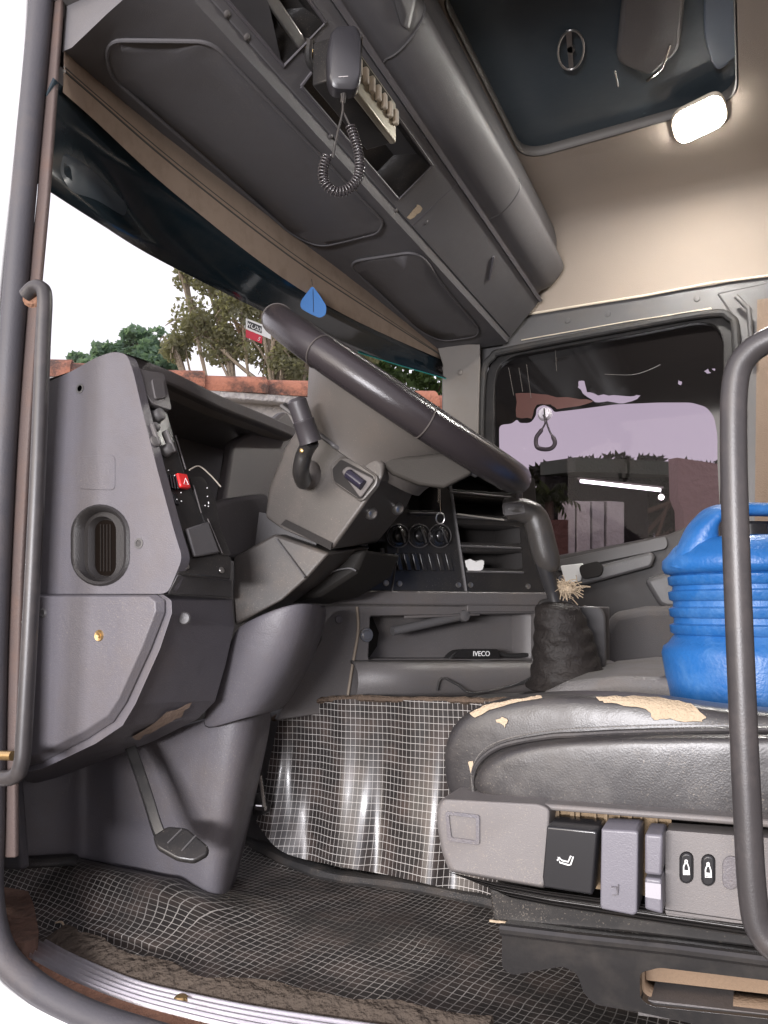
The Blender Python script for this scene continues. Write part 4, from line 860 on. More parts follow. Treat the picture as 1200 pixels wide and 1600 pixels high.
mb = MB(); mb.lathe([(.002, -.03), (.06, -.026), (.135, -.020), (.185, -.018), (.196, -.028), (.186, -.05), (.172, -.075), (.158, -.10), (.148, -.125), (.145, -.14), (.09, -.15), (.03, -.16)], Wc, nW, 48)
mb.build('hub_bowl', mat('brown_grey_hub', (.088, .079, .072), .38, .3, 600, .5, dirt=.25, dirtcol=(.15, .11, .085), dscale=7, speck=.32), sw, ang=50)
mb = MB()
for a in (R(20), R(160), R(200), R(340)):
    d = ax1*math.cos(a)+ay*math.sin(a); t = nW.cross(d); mb.rings([[Wc+d*r+t*wd-nW*.022, Wc+d*r-t*wd-nW*.022, Wc+d*r-t*wd-nW*.036, Wc+d*r+t*wd-nW*.036] for r, wd in ((.12, .03), (.2, .02), (RAD-.01, .016))])
mb.each('spoke', G_DRK, sw, bevel=.004)
mb = MB(); mb.rings([[p for p in [Wc+nW*-.132+ax1*x*.19+ay*y*.17 for x, y in ((-.85, -.62), (-.7, -.9), (.1, -.9), (.5, -.4), (.5, .4), (.1, .9), (-.7, .9), (-.85, .62))]], [p for p in [Wc+nW*-.140+ax1*x*.19+ay*y*.17 for x, y in ((-.85, -.62), (-.7, -.9), (.1, -.9), (.5, -.4), (.5, .4), (.1, .9), (-.7, .9), (-.85, .62))]]]); mb.build('shroud_top_plate', G_DRK, sc_, bevel=.003)
sk1 = [(585, 716), (650, 712), (712, 706), (744, 728), (738, 742), (694, 764), (654, 759), (612, 742)]
mb = MB(); mb.rings([YL(sk1, 1.31), YL(ins_(sk1, .96, Vector((670, 733))), 1.29)][::-1]+[YL(sk1, 1.48)]); mb.build('hub_skirt', mat('dark_brown_skirt', (.03, .027, .024), .7, .3, 500, .2), sw, bevel=.006, seg=3)
# keys hanging from the ignition
ky = thing('key_ring', CP.p(687, 790, .06), 'thin chain with a steel key ring hanging below the steering hub', 'key ring')
KC = PL(VD(687, 790, 1.85), FW)
mb = MB()
for i in range(9): mb.tube(KC.ps(oval(686+(i % 2)*.6, 762+i*2.6, 2.0, 2.4, 8)), .0007, 5, closed=True)
mb.tube(KC.ps([(687, 782), (688, 801)]), .0018, 6); mb.build('chain', CHROME, ky)
mb = MB(); mb.tube(KC.ps(oval(688, 810, 6.5, 8.5, 18)), .0019, 7, closed=True); mb.build('ring', STEEL, ky)
TY = 1.60
# ------------------------------------------------------------------ small things on the console
mb = MB(); rows = []
pr = random.Random(2); 
mb.rings([[CP.p(a+pr.uniform(-1, 1), b+pr.uniform(-1, 1), o) for a, b in rp([(727, 876), (736, 874), (744, 877), (755, 875), (756, 884), (752, 892), (733, 893), (728, 886)], 2, 2)] for o in (-.03, -.015, -.004, .002)])
tag(mb.build('crumpled_paper', PAPER, ang=20), 'crumpled scrap of white paper in the lowest console slot', 'paper')
# lettered strap
strp = thing('lettered_strap', CP.p(760, 1026, -.03), 'black strap with white lettering lying in the storage bin', 'strap')
SB = PL(CP.p(760, 1020, -.02), N)
mb = MB(); mb.rings([[p, p+Vector((0, 0, -.010)), p+Vector((0, 0, -.010))-N*.03, p-N*.03] for p in cr(SB.ps([(702, 1028), (715, 1017), (740, 1015), (775, 1017), (800, 1022), (832, 1020), (850, 1018)]), 5)])
mb.build('strap_band', mat('black_webbing', (.016, .015, .015), .6, .5, 900), strp, bevel=.002)
sbp = SB.p(749, 1021.5, .002); mb = MB(); mb.prism(SB.ps(rp([(706, 1027), (718, 1014), (776, 1014), (780, 1029)], 4), .0), N*.0065); mb.build('name_tag', mat('black_tag', (.014, .013, .013), .4), strp)
text_mesh('lettering', 'IVECO', .0185, SB.p(750, 1021.5, .0072), SB.p(770, 1021)-SB.p(730, 1021), (0, 0, 1), WHT, strp)
mb = MB(); tb_ = cr([VY(x, y, TY-.012) for x, y in ((428, 1122), (500, 1096), (560, 1091), (640, 1093), (730, 1095), (800, 1095))], 14)
mb.tube([p+Vector((0, .004*noise.noise(p*40), .003*noise.noise(p*30))) for p in tb_], [.006+.004*abs(noise.noise(p*60)) for p in tb_], 7, flat=1.5); tag(mb.build('frayed_binding', mat('brown_binding', (.11, .08, .06), .95, .9, 120, .1, dirt=.6, dirtcol=(.04, .034, .03), dscale=30)), 'frayed brown binding along the top edge of the hanging mat', 'mat binding')
mb = MB(); mb.tube(cr([CP.p(700, 1086, .075), CP.p(745, 1072, .085), CP.p(790, 1062, .09), CP.p(836, 1052, .085)], 6), .0022, 8); mb.tube(cr([CP.p(690, 1090, .08), CP.p(760, 1084, .085), CP.p(838, 1068, .085)], 6), .003, 8)
tag(mb.build('cable_pair', RUB), 'two dark cables lying along the tunnel edge left of the gear gaiter', 'cable')
mb = MB(); mb.tube(cr([CP.p(664, 1075, .06), CP.p(668, 1056, .07), CP.p(690, 1066, .075), CP.p(712, 1078, .08), CP.p(770, 1066, .09), CP.p(815, 1045, .09), CP.p(838, 1040, .08)], 6), .0025, 8)
tag(mb.build('loose_cable', RUB), 'thin black cable looping over the lower console ledge to the gear gaiter', 'cable')
# ------------------------------------------------------------------ engine tunnel and mats
mb = MB(); mb.rings([[Vector((x, y, z)) for x, z in ((-1.2, .0), (1.0, .0), (1.0, zt), (-.8, zt), (-1.2, zt-.02))] for y, zt in ((TY+.06, .35), (TY+.10, .378), (TY+.3, .384), (2.5, .384), (2.55, .36))])
tn = mb.build('engine_tunnel', G_DRK, None, bevel=.02, seg=3); tag(tn, 'dark engine tunnel cover between the seats, under the jug and gear lever', 'engine cover')
ec = MB(); ec.rings([[Vector((x, y, z)) for x, z in ((-.43, .37), (-.42, .415), (-.36, .445), (-.25, .46), (-.14, .46), (-.11, .37))] for y in (1.66, 1.70, 2.1, 2.38)]); tag(ec.build('tunnel_cushion', mat('grey_vinyl', (.13, .125, .125), .5, .5, 300, .4, dirt=.3), None, bevel=.02, seg=4), 'grey vinyl cover pad on the engine tunnel behind the driver seat', 'cover pad')
# hanging mesh mat on the tunnel side
topm = [(436, 1122), (500, 1098), (560, 1092), (640, 1094), (740, 1096), (830, 1096)]
botm = [(400, 1285), (440, 1330), (520, 1352), (600, 1366), (700, 1388), (830, 1410)]
def matpt(u_, v_):
    a = cr([Vector((p[0], p[1], 0)) for p in topm], 8); b = cr([Vector((p[0], p[1], 0)) for p in botm], 8)
    i = min(int(u_*(len(a)-1)), len(a)-2); f = u_*(len(a)-1)-i
    p = a[i].lerp(a[i+1], f); q_ = b[i].lerp(b[i+1], f); r = p.lerp(q_, v_)
    x = VY(r.x, r.y, TY).x
    off = .0135*math.sin(x*33+1.6)*(.45+.55*v_)+.0025*math.sin(x*75+v_*3)-.045*v_**1.5
    return VY(r.x, r.y, TY-.02+off*.9+.012*math.sin(v_*3.1))
rows = [[matpt(i/110, j/24) for i in range(111)] for j in range(25)]
TM = meshmat('hanging_mesh_mat', 'xz', .0150, (.032, .028, .027), (.42, .40, .38), .075, .29, .0006, False)
mb = MB(); mb.grid(rows); hm = mb.build('hanging_mesh_mat', TM, None, ang=180, solid=0); set_uv(hm, lambda p: (p.x*1.42, p.z))
tag(hm, 'shiny black mat with white square netting hung on the engine tunnel side', 'mat')
# floor mat
XR, YR = (-1.62, .30), (1.0, 1.66)
nx, ny = 150, 60
def fz(x, y):
    z = .012+.007*noise.noise(Vector((x*3.2, y*3.2, 0)))+.004*noise.noise(Vector((x*9, y*9, 3)))
    # ruck against the footwell panel
    d = y-(1.25+(x+1.5)*-.02)
    if x < -.93: z += max(0, .06*math.exp(-((d)/.09)**2))*min(1, (-.93-x)/.12)
    z += .018*math.exp(-((x+.93)/.07)**2)*math.exp(-((y-1.27)/.12)**2)
    if y < 1.10: z = min(z, .004+.006*(y-1.0)/.1)
    z += max(0, (y-1.56))*.5*(1 if x > -.9 else .4)
    return z
rows = []
for j in range(ny+1):
    y = YR[0]+(YR[1]-YR[0])*j/ny; row = []
    for i in range(nx+1):
        x = XR[0]+(XR[1]-XR[0])*i/nx
        row.append(Vector((x, y, fz(x, y))))
    rows.append(row)
FM = meshmat('floor_mesh_mat', 'xy', .0150, (.034, .030, .028), (.42, .40, .37), .10, .45, .007, True)
mb = MB(); mb.grid(rows); fm = mb.build('floor_mesh_mat', FM, None, ang=180); 
def fuv(p): a = R(8); return (p.x*math.cos(a)-p.y*math.sin(a)+p.z, p.x*math.sin(a)+p.y*math.cos(a)+p.z*1.2)
set_uv(fm, fuv); tag(fm, 'dirty black floor mat with white square netting rucked up in the footwell', 'mat')
mb = MB(); fold = cr([VZ(x, y, .02) for x, y in ((372, 1310), (420, 1330), (500, 1362), (600, 1378), (700, 1394), (800, 1416))], 8)
mb.tube([p+Vector((0, 0, .004*noise.noise(p*14))) for p in fold], [.013+.003*noise.noise(p*20) for p in fold], 8, flat=1.8); tag(mb.build('mat_border_roll', RUB), 'dark rolled fabric border where the floor mat meets the hanging mat', 'mat edging')
rl = random.Random(9)
for i, (x, y, l_) in enumerate(((86, 1442, 14), (700, 1390, 10))):
    a = VZ(x, y, .022); b = VZ(x+l_, y+l_*.35, .022); mb = MB(); mb.tube(cr([a, a.lerp(b, .5)+Vector((0, .004, .003)), b], 3), [.001, .0015, .002, .002, .002, .0015, .001], 6)
    tag(mb.build('dry_straw', FOAM), ['curled pale straw lying on the mat near the rusty door corner', 'pale straw on the mat border left of the seat base'][i], 'straw', 'bits of straw on the mat')
# ------------------------------------------------------------------ pedals
pd = thing('clutch_pedal', VY(280, 1330, 1.16), 'dark clutch pedal with ribbed rubber pad hanging from a bent arm', 'pedal')
mb = MB(); pth = cr(q([(196, 1150, 1.2), (212, 1190, 1.19), (232, 1250, 1.175), (248, 1300, 1.165), (262, 1318, 1.165)]), 5)
mb.tube(pth, .019, 4, flat=.6); mb.build('pedal_arm', BLK, pd, bevel=.003)
PP = PL(VY(280, 1318, 1.15), (.35, -.75, .75))
mb = MB(); mb.prism(PP.ps(rp([(238, 1306), (262, 1290), (292, 1293), (326, 1322), (324, 1334), (302, 1346), (276, 1342), (244, 1324)], 6, 3)), PP.n*-.014); pp = mb.build('pedal_pad', BLK, pd, bevel=.004)
mb = MB()
for a, b in (((262, 1318), (284, 1296)), ((284, 1330), (306, 1306))): mb.tube(PP.ps([a, b], .001), .0018, 6)
mb.each('pad_rib', G_DRK, pp)
pd2 = thing('brake_pedal', VY(402, 1270, 1.5), 'brake pedal edge with a bright chrome tip put in for its highlight peeping past the pedestal', 'pedal')
mb = MB(); mb.prism(YN(1.5).ps([(398, 1240), (412, 1262), (410, 1274), (394, 1276), (392, 1250)]), (0, .03, 0)); mb.build('pedal_pad', BLK, pd2, bevel=.003)
mb = MB(); mb.tube(YN(1.49).ps([(406, 1212), (413, 1262)]), .005, 8); mb.tube(YN(1.49).ps([(400, 1262), (415, 1263)]), .006, 8); mb.build('pedal_arm', CHROME, pd2)  # chrome pieces stand in for the highlight on the pedal
# ------------------------------------------------------------------ driver seat
st_ = thing('driver_seat', (-.05, 1.4, 0), 'worn black leather driver seat with torn foam showing and a grey lever panel', 'seat')
SY = 1.14
def seatring(P, Y, ref=None): return [VY(a, b, Y if ref is None else ref) - Vector((0, (ref-Y) if ref else 0, 0)) for a, b in P]
n1 = [(728, 1250), (734, 1212), (758, 1176), (810, 1156), (900, 1147), (1010, 1143), (1130, 1142), (1300, 1140), (1500, 1150), (1500, 1290), (1200, 1284), (1000, 1278), (850, 1264)]
n2 = [(702, 1255), (700, 1195), (722, 1135), (775, 1108), (860, 1098), (1000, 1098), (1130, 1108), (1300, 1120), (1500, 1130), (1500, 1300), (1200, 1290), (1000, 1280), (850, 1268)]
r2 = seatring(n2, 1.22, 1.15)
def shiftY(L_, y): return [Vector((p.x, y, p.z)) for p in L_]
def scl(L_, s, y, dz=0):
    c_ = sum(L_, Vector())/len(L_); return [Vector((c_.x+(p.x-c_.x)*s, y, c_.z+(p.z-c_.z)*s+dz)) for p in L_]
r1 = seatring(n1, SY, SY)
# main cushion body
sp_px = [(704, 1255), (698, 1215), (694, 1164), (713, 1120), (760, 1094), (830, 1083), (900, 1080), (1000, 1084), (1080, 1096), (1200, 1112), (1500, 1120), (1500, 1310), (1100, 1285), (850, 1270)]
base_ = [VY(a, b, 1.19) for a, b in sp_px]
mb = MB(); mb.rings([scl(base_, .90, 1.150, -.004), scl(base_, .975, 1.165), scl(base_, 1.0, 1.19), scl(base_, 1.0, 1.28, -.004), scl(base_, .99, 1.40, -.030), scl(base_, 1.0, 1.52, -.050), scl(base_, .97, 1.58, -.06), scl(base_, .9, 1.60, -.06)])
cu = mb.build('cushion', LEA, st_, sub=2)
# side bolster with piping
bo = [(736, 1250), (738, 1214), (758, 1184), (800, 1164), (870, 1154), (980, 1148), (1100, 1146), (1300, 1146), (1500, 1150), (1500, 1300), (1150, 1284), (900, 1272)]
bb = [VY(a, b, 1.13) for a, b in bo]
mb = MB(); mb.rings([scl(bb, .80, 1.112), scl(bb, .93, 1.116), scl(bb, 1.0, 1.13), scl(bb, 1.01, 1.15), scl(bb, 1.0, 1.17)]); bs = mb.build('side_bolster', LEA, st_, sub=2)
mb = MB(); pip = cr([VY(a, b, 1.137) for a, b in ((742, 1252), (738, 1216), (752, 1186), (785, 1166), (860, 1151), (970, 1145), (1100, 1142), (1300, 1140))], 8)
mb.tube([p+Vector((0, 0, .002*noise.noise(p*25))) for p in pip], .0042, 8); mb.build('piping', LEA, bs)
mb = MB()
for i in range(0, 130):
    t = i/130*(len(pip)-2); k = int(t); p = pip[k].lerp(pip[k+1], t-k)+Vector((0, -.004, .009)); d = (pip[k+1]-pip[k]).normalized()*.0018; mb.tube([p-d, p+d], .0007, 4)
mb.build('stitching', mat('pale_thread', (.16, .15, .14), .8), bs)
dg0 = [cu, bs]
decal('torn_foam', ragged([(932, 1090), (990, 1089), (1040, 1092), (1080, 1102), (1104, 1120), (1096, 1128), (1070, 1127), (1040, 1122), (1022, 1126), (1016, 1112), (985, 1103), (945, 1099)], 1.6, 4, 3), [cu], .0015, FOAM, cu, 3, lip=LEA)
decal('torn_foam', ragged([(735, 1116), (755, 1104), (790, 1096), (830, 1090), (846, 1088), (846, 1092), (800, 1100), (765, 1110), (742, 1122)], 1.0, 4, 4), [cu], .0015, FOAM, cu, 2, lip=LEA)
decal('torn_foam', ragged([(774, 1124), (786, 1120), (794, 1126), (790, 1136), (780, 1130)], 1.2, 3, 5), [cu], .0015, FOAM, cu, 1, lip=LEA)
decal('torn_foam', ragged([(732, 1190), (740, 1188), (744, 1212), (738, 1216)], .8, 3, 6), [cu, bs], .003, FOAM, cu, 1)
# backrest beyond the right grab handle
# grey lever panel
PY = 1.085
mb = MB(); bl = rp([(690, 1246), (845, 1254), (862, 1262), (856, 1382), (850, 1388), (702, 1362), (690, 1330), (683, 1290), (683, 1262)], 8, 4)
bc_ = Vector((775, 1315)); 
mb.rings([YN(PY-.012).ps(ins_(bl, .93, bc_)), YN(PY-.010).ps(ins_(bl, .965, bc_)), YN(PY).ps(bl), [p+Vector((0, .08, 0)) for p in YN(PY).ps(bl)]])
fb = mb.build('front_block', mat('dusty_light_grey_plastic', (.14, .13, .128), .5, .3, 700, .4, dirt=.35, dirtcol=(.2, .16, .13), dscale=8, speck=.32), st_, ang=30, bevel=.004)
SQ = YN(PY-.0125)
mb = MB(); mb.plate(SQ.ps(rp([(696, 1267), (750, 1273), (750, 1320), (700, 1314)], 5)), [SQ.ps(rp([(702, 1273), (744, 1278), (744, 1313), (706, 1308)], 3))], (0, -.002, 0)); mb.build('square_badge', G_LAV, fb, bevel=.0008)
P2 = YN(PY)
dgp = fb.data.materials[0]
mb = MB(); mb.prism(P2.ps([(845, 1256), (1320, 1290), (1320, 1304), (1040, 1281), (845, 1266)], .0), (0, .06, 0)); mb.build('upper_rail', dgp, st_, bevel=.005, seg=3)
mb = MB(); mb.prism(P2.ps([(852, 1262), (1045, 1290), (1045, 1420), (852, 1392)], -.035), (0, .01, 0)); mb.build('lever_bay', mat('dusty_brown_backing', (.22, .16, .10), .9, .7, 90, .1, dirt=.7, dirtcol=(.07, .055, .045), dscale=25), st_)
mb = MB()
rd = random.Random(5)
for i in range(9):
    x = 862+i*20+rd.uniform(-6, 6); mb.bar(P2.p(x, 1268+i*1.0, -.03), P2.p(x+rd.uniform(-2, 2), 1300+i, -.03), (0, .006, 0), (rd.uniform(.002, .006), 0, 0))
mb.each('bay_rib', mat('dusty_brown_rib', (.2, .145, .09), .8, .5, 200, dirt=.5), st_)
mb = MB(); mb.plate(P2.ps(rp([(1040, 1296), (1330, 1318), (1330, 1458), (1200, 1446), (1040, 1428)], 6), .004), [P2.ps(stadium(1073, 1354, 11, 25, 4), .004), P2.ps(stadium(1107, 1358, 11, 25, 4), .004)], (0, .04, 0)); spn = mb.build('switch_panel', dgp, st_, bevel=.005, seg=3)
for x, y in ((1073, 1354), (1107, 1358)):
    mb = MB(); mb.rings([P2.ps(stadium(x, y, 10, 24, 4), o) for o in (-.02, .0, .006)]+[P2.ps(stadium(x, y, 8.5, 22, 4), .008)]); rk = mb.each('rocker_switch', BLKG, spn, bevel=.001)
    mb = MB(); mb.tube(P2.ps([(x-4, y+9), (x-4, y-3), (x-2, y-8), (x+2, y-8), (x+4, y-2), (x+5, y+9)], .0088), .0009, 5, closed=True); mb.tube(P2.ps(oval(x, y-11, 1.8, 2.5, 8), .0088), .0008, 5, closed=True); mb.prism(P2.ps([(x-3, y+2), (x+4, y+3), (x+4, y+8), (x-3, y+7)], .0085), (0, -.0006, 0)); mb.build('seat_symbol', WHT, rk)
mb = MB(); mb.prism(P2.ps(stadium(1142, 1361, 13, 26, 4), .005), (0, -.003, 0)); mb.build('blank_switch', G_LAV, spn, bevel=.001)
P3 = YN(1.045)
def lever(P, mt, split=None):
    c_ = Vector((sum(a for a, b in P)/len(P), sum(b for a, b in P)/len(P)))
    mb = MB(); mb.rings([P3.ps(ins_(P, .97, c_), .003), P3.ps(P, 0), [p+Vector((0, .055, 0)) for p in P3.ps(P, 0)]])
    return mb.build('lever', mt, st_, bevel=.008, seg=4, ang=30)
LG = mat('lever_grey', (.13, .125, .145), .38, .2, 700, .5)
l1 = lever([(855, 1290), (930, 1297), (934, 1300), (926, 1398), (850, 1386), (848, 1370)], BLKG); part_label(l1, 'wide black lever with a white seat symbol')
mb = MB(); mb.tube(P3.ps([(873, 1338), (876, 1346), (890, 1350), (893, 1349), (897, 1337), (893, 1336), (889, 1345), (880, 1343)], .0045), .0010, 5, closed=True); mb.tube(P3.ps([(872, 1343), (876, 1338)], .0045), .001, 5); mb.build('seat_symbol', WHT, l1)
l2 = lever([(940, 1294), (994, 1297), (998, 1300), (996, 1426), (990, 1430), (940, 1420), (938, 1412)], LG); part_label(l2, 'long grey lever with a faded seat symbol')
mb = MB(); mb.tube(P3.ps([(956, 1384), (964, 1384), (966, 1396), (958, 1397)], .0045), .0009, 5); mb.tube(P3.ps([(967, 1380), (966, 1394)], .0045), .0009, 5); mb.build('seat_symbol', G_LAV, l2)
l3 = lever([(1008, 1302), (1036, 1304), (1034, 1368), (1008, 1365)], LG)
l4 = lever([(1008, 1370), (1034, 1373), (1036, 1428), (1008, 1420)], LG); part_label(l4, 'short shiny lower lever')
mb = MB(); mb.prism(P3.ps([(1009, 1377), (1033, 1380), (1033, 1404), (1009, 1400)], .003), (0, -.001, 0)); mb.build('shiny_face', mat('shiny_lever_face', (.35, .34, .37), .12, 0), l4)
# ribbed bellows
rows = []
for i in range(33):
    t = i/32; o = .006*math.sin(t*5*2*math.pi); a = [(700, 1362), (760, 1376), (850, 1392), (1000, 1412), (1200, 1440), (1330, 1455)]; b = [(775, 1392), (800, 1404), (870, 1418), (1000, 1438), (1200, 1468), (1330, 1485)]
    rows.append([VY(p[0]+(q_[0]-p[0])*t, p[1]+(q_[1]-p[1])*t, 1.082+o+.012*t) for p, q_ in zip(a, b)])
mb = MB(); mb.grid(rows); mb.build('bellows', mat('bellows_rubber', (.06, .056, .055), .38, .1, 400, .5, dirt=.3), st_, ang=80)
# seat base
mb = MB(); S3 = YN(1.11)
mb.prism(S3.ps([(764, 1388), (1330, 1470), (1330, 1500), (980, 1458), (770, 1440)]), (0, .3, 0)); mb.build('base_carriage', BLK, st_, bevel=.004)
mb = MB(); mb.tube(cr(S3.ps([(766, 1438), (800, 1442), (850, 1450), (930, 1458), (1060, 1470)], .002), 6), .0018, 6); mb.build('straw_trim', FOAM, st_)
S4 = YN(1.09)
bo_ = [(784, 1444), (900, 1458), (1050, 1474), (1360, 1515), (1360, 1660), (1000, 1582), (930, 1570), (912, 1552), (902, 1522), (880, 1510), (800, 1524), (784, 1512)]
ho_ = rp([(1000, 1522), (1030, 1514), (1360, 1556), (1360, 1620), (1020, 1576), (1000, 1566)], 8, 4)
ho_ = rp([(1000, 1520), (1030, 1512), (1330, 1548), (1330, 1606), (1016, 1572), (1000, 1560)], 8, 4)
mb = MB(); mb.plate(S4.ps(rp(bo_, 8, 4)), [S4.ps(ho_)], (0, .02, 0)); bf = mb.build('base_frame', mat('glossy_black_metal', (.022, .021, .021), .2, .03, 30, .6, dirt=.22, dirtcol=(.09, .075, .06), dscale=8), st_, bevel=.006, seg=3)
mb = MB(); mb.tube(S4.ps([(784, 1450), (900, 1464), (1050, 1480), (1360, 1520)], .004), .008, 10); mb.build('frame_top_edge', bf.data.materials[0], bf)
mb = MB(); mb.prism(S4.ps([(985, 1495), (1340, 1540), (1340, 1600), (985, 1556)], -.05), (0, .01, 0)); mb.build('brown_box_side', CARD, bf)
mb = MB(); mb.rings([S4.ps(ho_, -.02), S4.ps(ho_, -.07)], False, False); mb.build('opening_lining', CARD, bf, solid=.003)
mb = MB(); mb.rings([[p, p+Vector((0, .3, 0)), p+Vector((0, .3, -.02)), p+Vector((0, 0, -.02))] for p in S4.ps([(995, 1566), (1330, 1606)], -.01)]); mb.build('base_floor_plate', G_MID, bf)
# backrest edge
# ------------------------------------------------------------------ gear lever
GY = 1.92
gl = thing('gear_lever', VD(885, 1060, 1.9), 'black gear lever with bent grip rising out of a creased brown gaiter', 'gear lever')
GD = PL(VD(860, 900, 1.92), FW)
bt = [(810, 1080, 962, 1062), (825, 1068, 948, 1050), (831, 1056, 938, 1040), (827, 1044, 940, 1030), (835, 1034, 930, 1020), (829, 1020, 934, 1008), (836, 1010, 924, 1000), (830, 996, 928, 986), (838, 986, 916, 978), (831, 972, 918, 966), (838, 960, 908, 956), (834, 950, 908, 950), (842, 942, 900, 945), (854, 938, 888, 940)]
rows = []
for i, (xa, ya, xb, yb) in enumerate(bt):
    a, b = GD.p(xa, ya), GD.p(xb, yb); c_ = (a+b)/2; h = (b-a)/2; d = FW*h.length*.9
    rows.append([c_+h*math.cos(t)*(1+.045*math.sin(5*t+i*2.3))+d*math.sin(t)*(1+.06*math.sin(6*t+i*1.7)) for t in [2*math.pi*k/20 for k in range(20)]])
mb = MB(); mb.rings(rows); mb.build('gaiter', BOOTM, gl, sub=2)
mb = MB(); mb.tube(cr(GD.ps([(868, 944), (860, 915), (850, 880), (846, 850)]), 5), [.018, .0175, .017, .0165, .0165, .018, .019, .02, .021, .022, .023, .024, .025, .025, .024, .023], 14)
mb.build('shaft', mat('black_shaft', (.03, .029, .03), .3, .1, 500), gl)
kn = cr(GD.ps([(860, 893), (850, 858), (842, 826), (834, 806), (818, 798), (802, 795), (788, 797)]), 5)
rad_ = [.022, .027, .031, .033, .034, .034, .034, .034, .034, .034, .034, .034, .033, .033, .032, .031, .031, .031, .031, .031, .031, .031, .030, .030, .030, .030, .030, .029, .029, .027, .020]
mb = MB(); mb.tube(kn, rad_[:len(kn)], 16, flat=.92, up=RT); knb = mb.build('knob', mat('worn_grip', (.05, .046, .043), .3, .3, 400, .5, dirt=.2), gl, ang=70)
mb = MB(); mb.prism(GD.ps(rp([(784, 786), (812, 784), (816, 800), (786, 804)], 4), .026), GD.n*-.004); mb.build('knob_badge', G_DRK, knb)
mb = MB(); mb.tube(GD.ps(rp([(783, 787), (813, 785), (817, 801), (785, 805)], 4), .027), .0022, 6, closed=True); mb.build('badge_rim', G_MID, knb)
mb = MB(); mb.tube(GD.ps([(811, 782), (810, 762), (811, 745)], .0), .010, 10); mb.build('range_selector', G_MID, knb, bevel=.003)
mb = MB(); mb.tube(GD.ps(oval(868, 944, 24, 6, 20)), .007, 8, closed=True); mb.build('gaiter_collar', BLK, gl)
# frayed twine round the lever base
rw = thing('frayed_twine', GD.p(885, 925), 'tuft of frayed pale twine tied behind the gear lever base', 'twine')
mb = MB(); r5 = random.Random(12)
for i in range(150):
    a = GD.p(884+r5.gauss(0, 7), 922+r5.gauss(0, 5), r5.uniform(-.03, .01)); an = r5.uniform(0, 6.28); ln = r5.uniform(.015, .045)
    d = (RT*math.cos(an)+Vector((0, 0, 1))*math.sin(an)*.6+GD.n*r5.uniform(-.4, .4))*ln; mb.tube(cr([a, a+d*.5+Vector((0, 0, .006)), a+d], 2), .0011, 4)
mb.build('fibres', FOAM, rw, smooth=False)
mb = MB(); mb.ball(GD.p(884, 922, -.01), .018, 8, (1.3, 1, .8)); mb.build('knot', FOAM, rw)
# box at the end of the console
mb = MB(); mb.rings([[VD(a, b, z) for a, b in rp([(905, 946), (938, 948), (946, 960), (948, 1040), (935, 1060), (905, 1060)], 8, 3)] for z in (2.02, 2.25)]); tag(mb.build('console_end_box', G_DRK, None, bevel=.006), 'dark box end of the centre console right of the gear gaiter', 'console box')
# ------------------------------------------------------------------ passenger door
dr = thing('passenger_door', (-.55, 3.1, .1), 'far passenger door with film covered window and dark grey armrest panel', 'door')
DY = YN(3.09)
win = [(774, 900), (772, 700), (772, 600), (778, 572), (800, 556), (1000, 520), (1090, 502), (1118, 506), (1130, 530), (1130, 640), (1126, 720), (1124, 815), (1060, 834), (960, 852), (862, 872)]
outer = [(750, 1200), (752, 700), (756, 590), (770, 562), (800, 546), (1000, 509), (1110, 490), (1142, 498), (1150, 530), (1152, 700), (1152, 1200)]
mb = MB(); mb.plate(DY.ps(outer, -.004), [DY.ps(rp(win, 12, 4), -.004)], (0, .05, 0)); part_label(mb.build('door_frame', BLK, dr, bevel=.004), 'black window frame')
GP = YN(3.12)
wn = rp([(768, 905), (766, 600), (776, 560), (1000, 512), (1120, 496), (1140, 520), (1138, 820), (860, 880)], 10, 3)
mb = MB(); mb.prism(GP.ps(wn), (0, .004, 0)); gl_ = mb.build('door_glass', GLS2, dr)
fl_ = [(764, 720), (781, 722), (780, 690), (780, 664), (800, 662), (808, 655), (812, 661), (830, 661), (838, 648), (838, 638), (849, 632), (862, 638), (866, 644), (900, 640), (960, 632), (1030, 629), (1080, 629), (1104, 636), (1116, 652), (1121, 680), (1121, 724), (1126, 830), (1140, 830), (1140, 490), (764, 550)]
fh = [(905, 594), (912, 596), (918, 612), (935, 617), (960, 617), (985, 619), (1000, 618), (995, 624), (975, 630), (950, 628), (930, 628), (915, 618), (903, 606)]
FP = YN(3.112)
mb = MB(); mb.plate(FP.ps(rp(fl_, 7, 3)), [FP.ps(ragged(fh, 1.2, 3, 8)), FP.ps(ragged([(1060, 594), (1066, 596), (1064, 602), (1059, 600)], 1, 2, 9)), FP.ps(ragged([(1100, 580), (1106, 577), (1112, 583), (1104, 584)], 1, 2, 3)), FP.ps(ragged([(1112, 577), (1118, 576), (1116, 580)], .8, 2, 4))], (0, -.0015, 0)); fi = mb.build('window_film', FILM, dr, smooth=False)
part_label(fi, 'torn black sun film over the upper window')
mb = MB()
for a, b in (((795, 575), (803, 618)), ((811, 575), (817, 612)), ((823, 570), (830, 622)), ((868, 548), (870, 580))): mb.tube(FP.ps([a, b], .003), .0012, 5)
mb.tube(cr(FP.ps([(945, 585), (985, 586), (1010, 580), (1032, 570)], .003), 4), .0012, 5); mb.each('film_crease', mat('film_crease', (.12, .11, .1), .3), fi)
decal('film_red_patch', ragged([(806, 616), (830, 614), (870, 620), (925, 624), (925, 630), (870, 640), (860, 632), (838, 632), (830, 655), (808, 652)], 1.5, 3, 7), [fi], .001, mat('reddish_patch', (.07, .022, .016), .4), fi, 1)  # dark reddish patch laid on the film
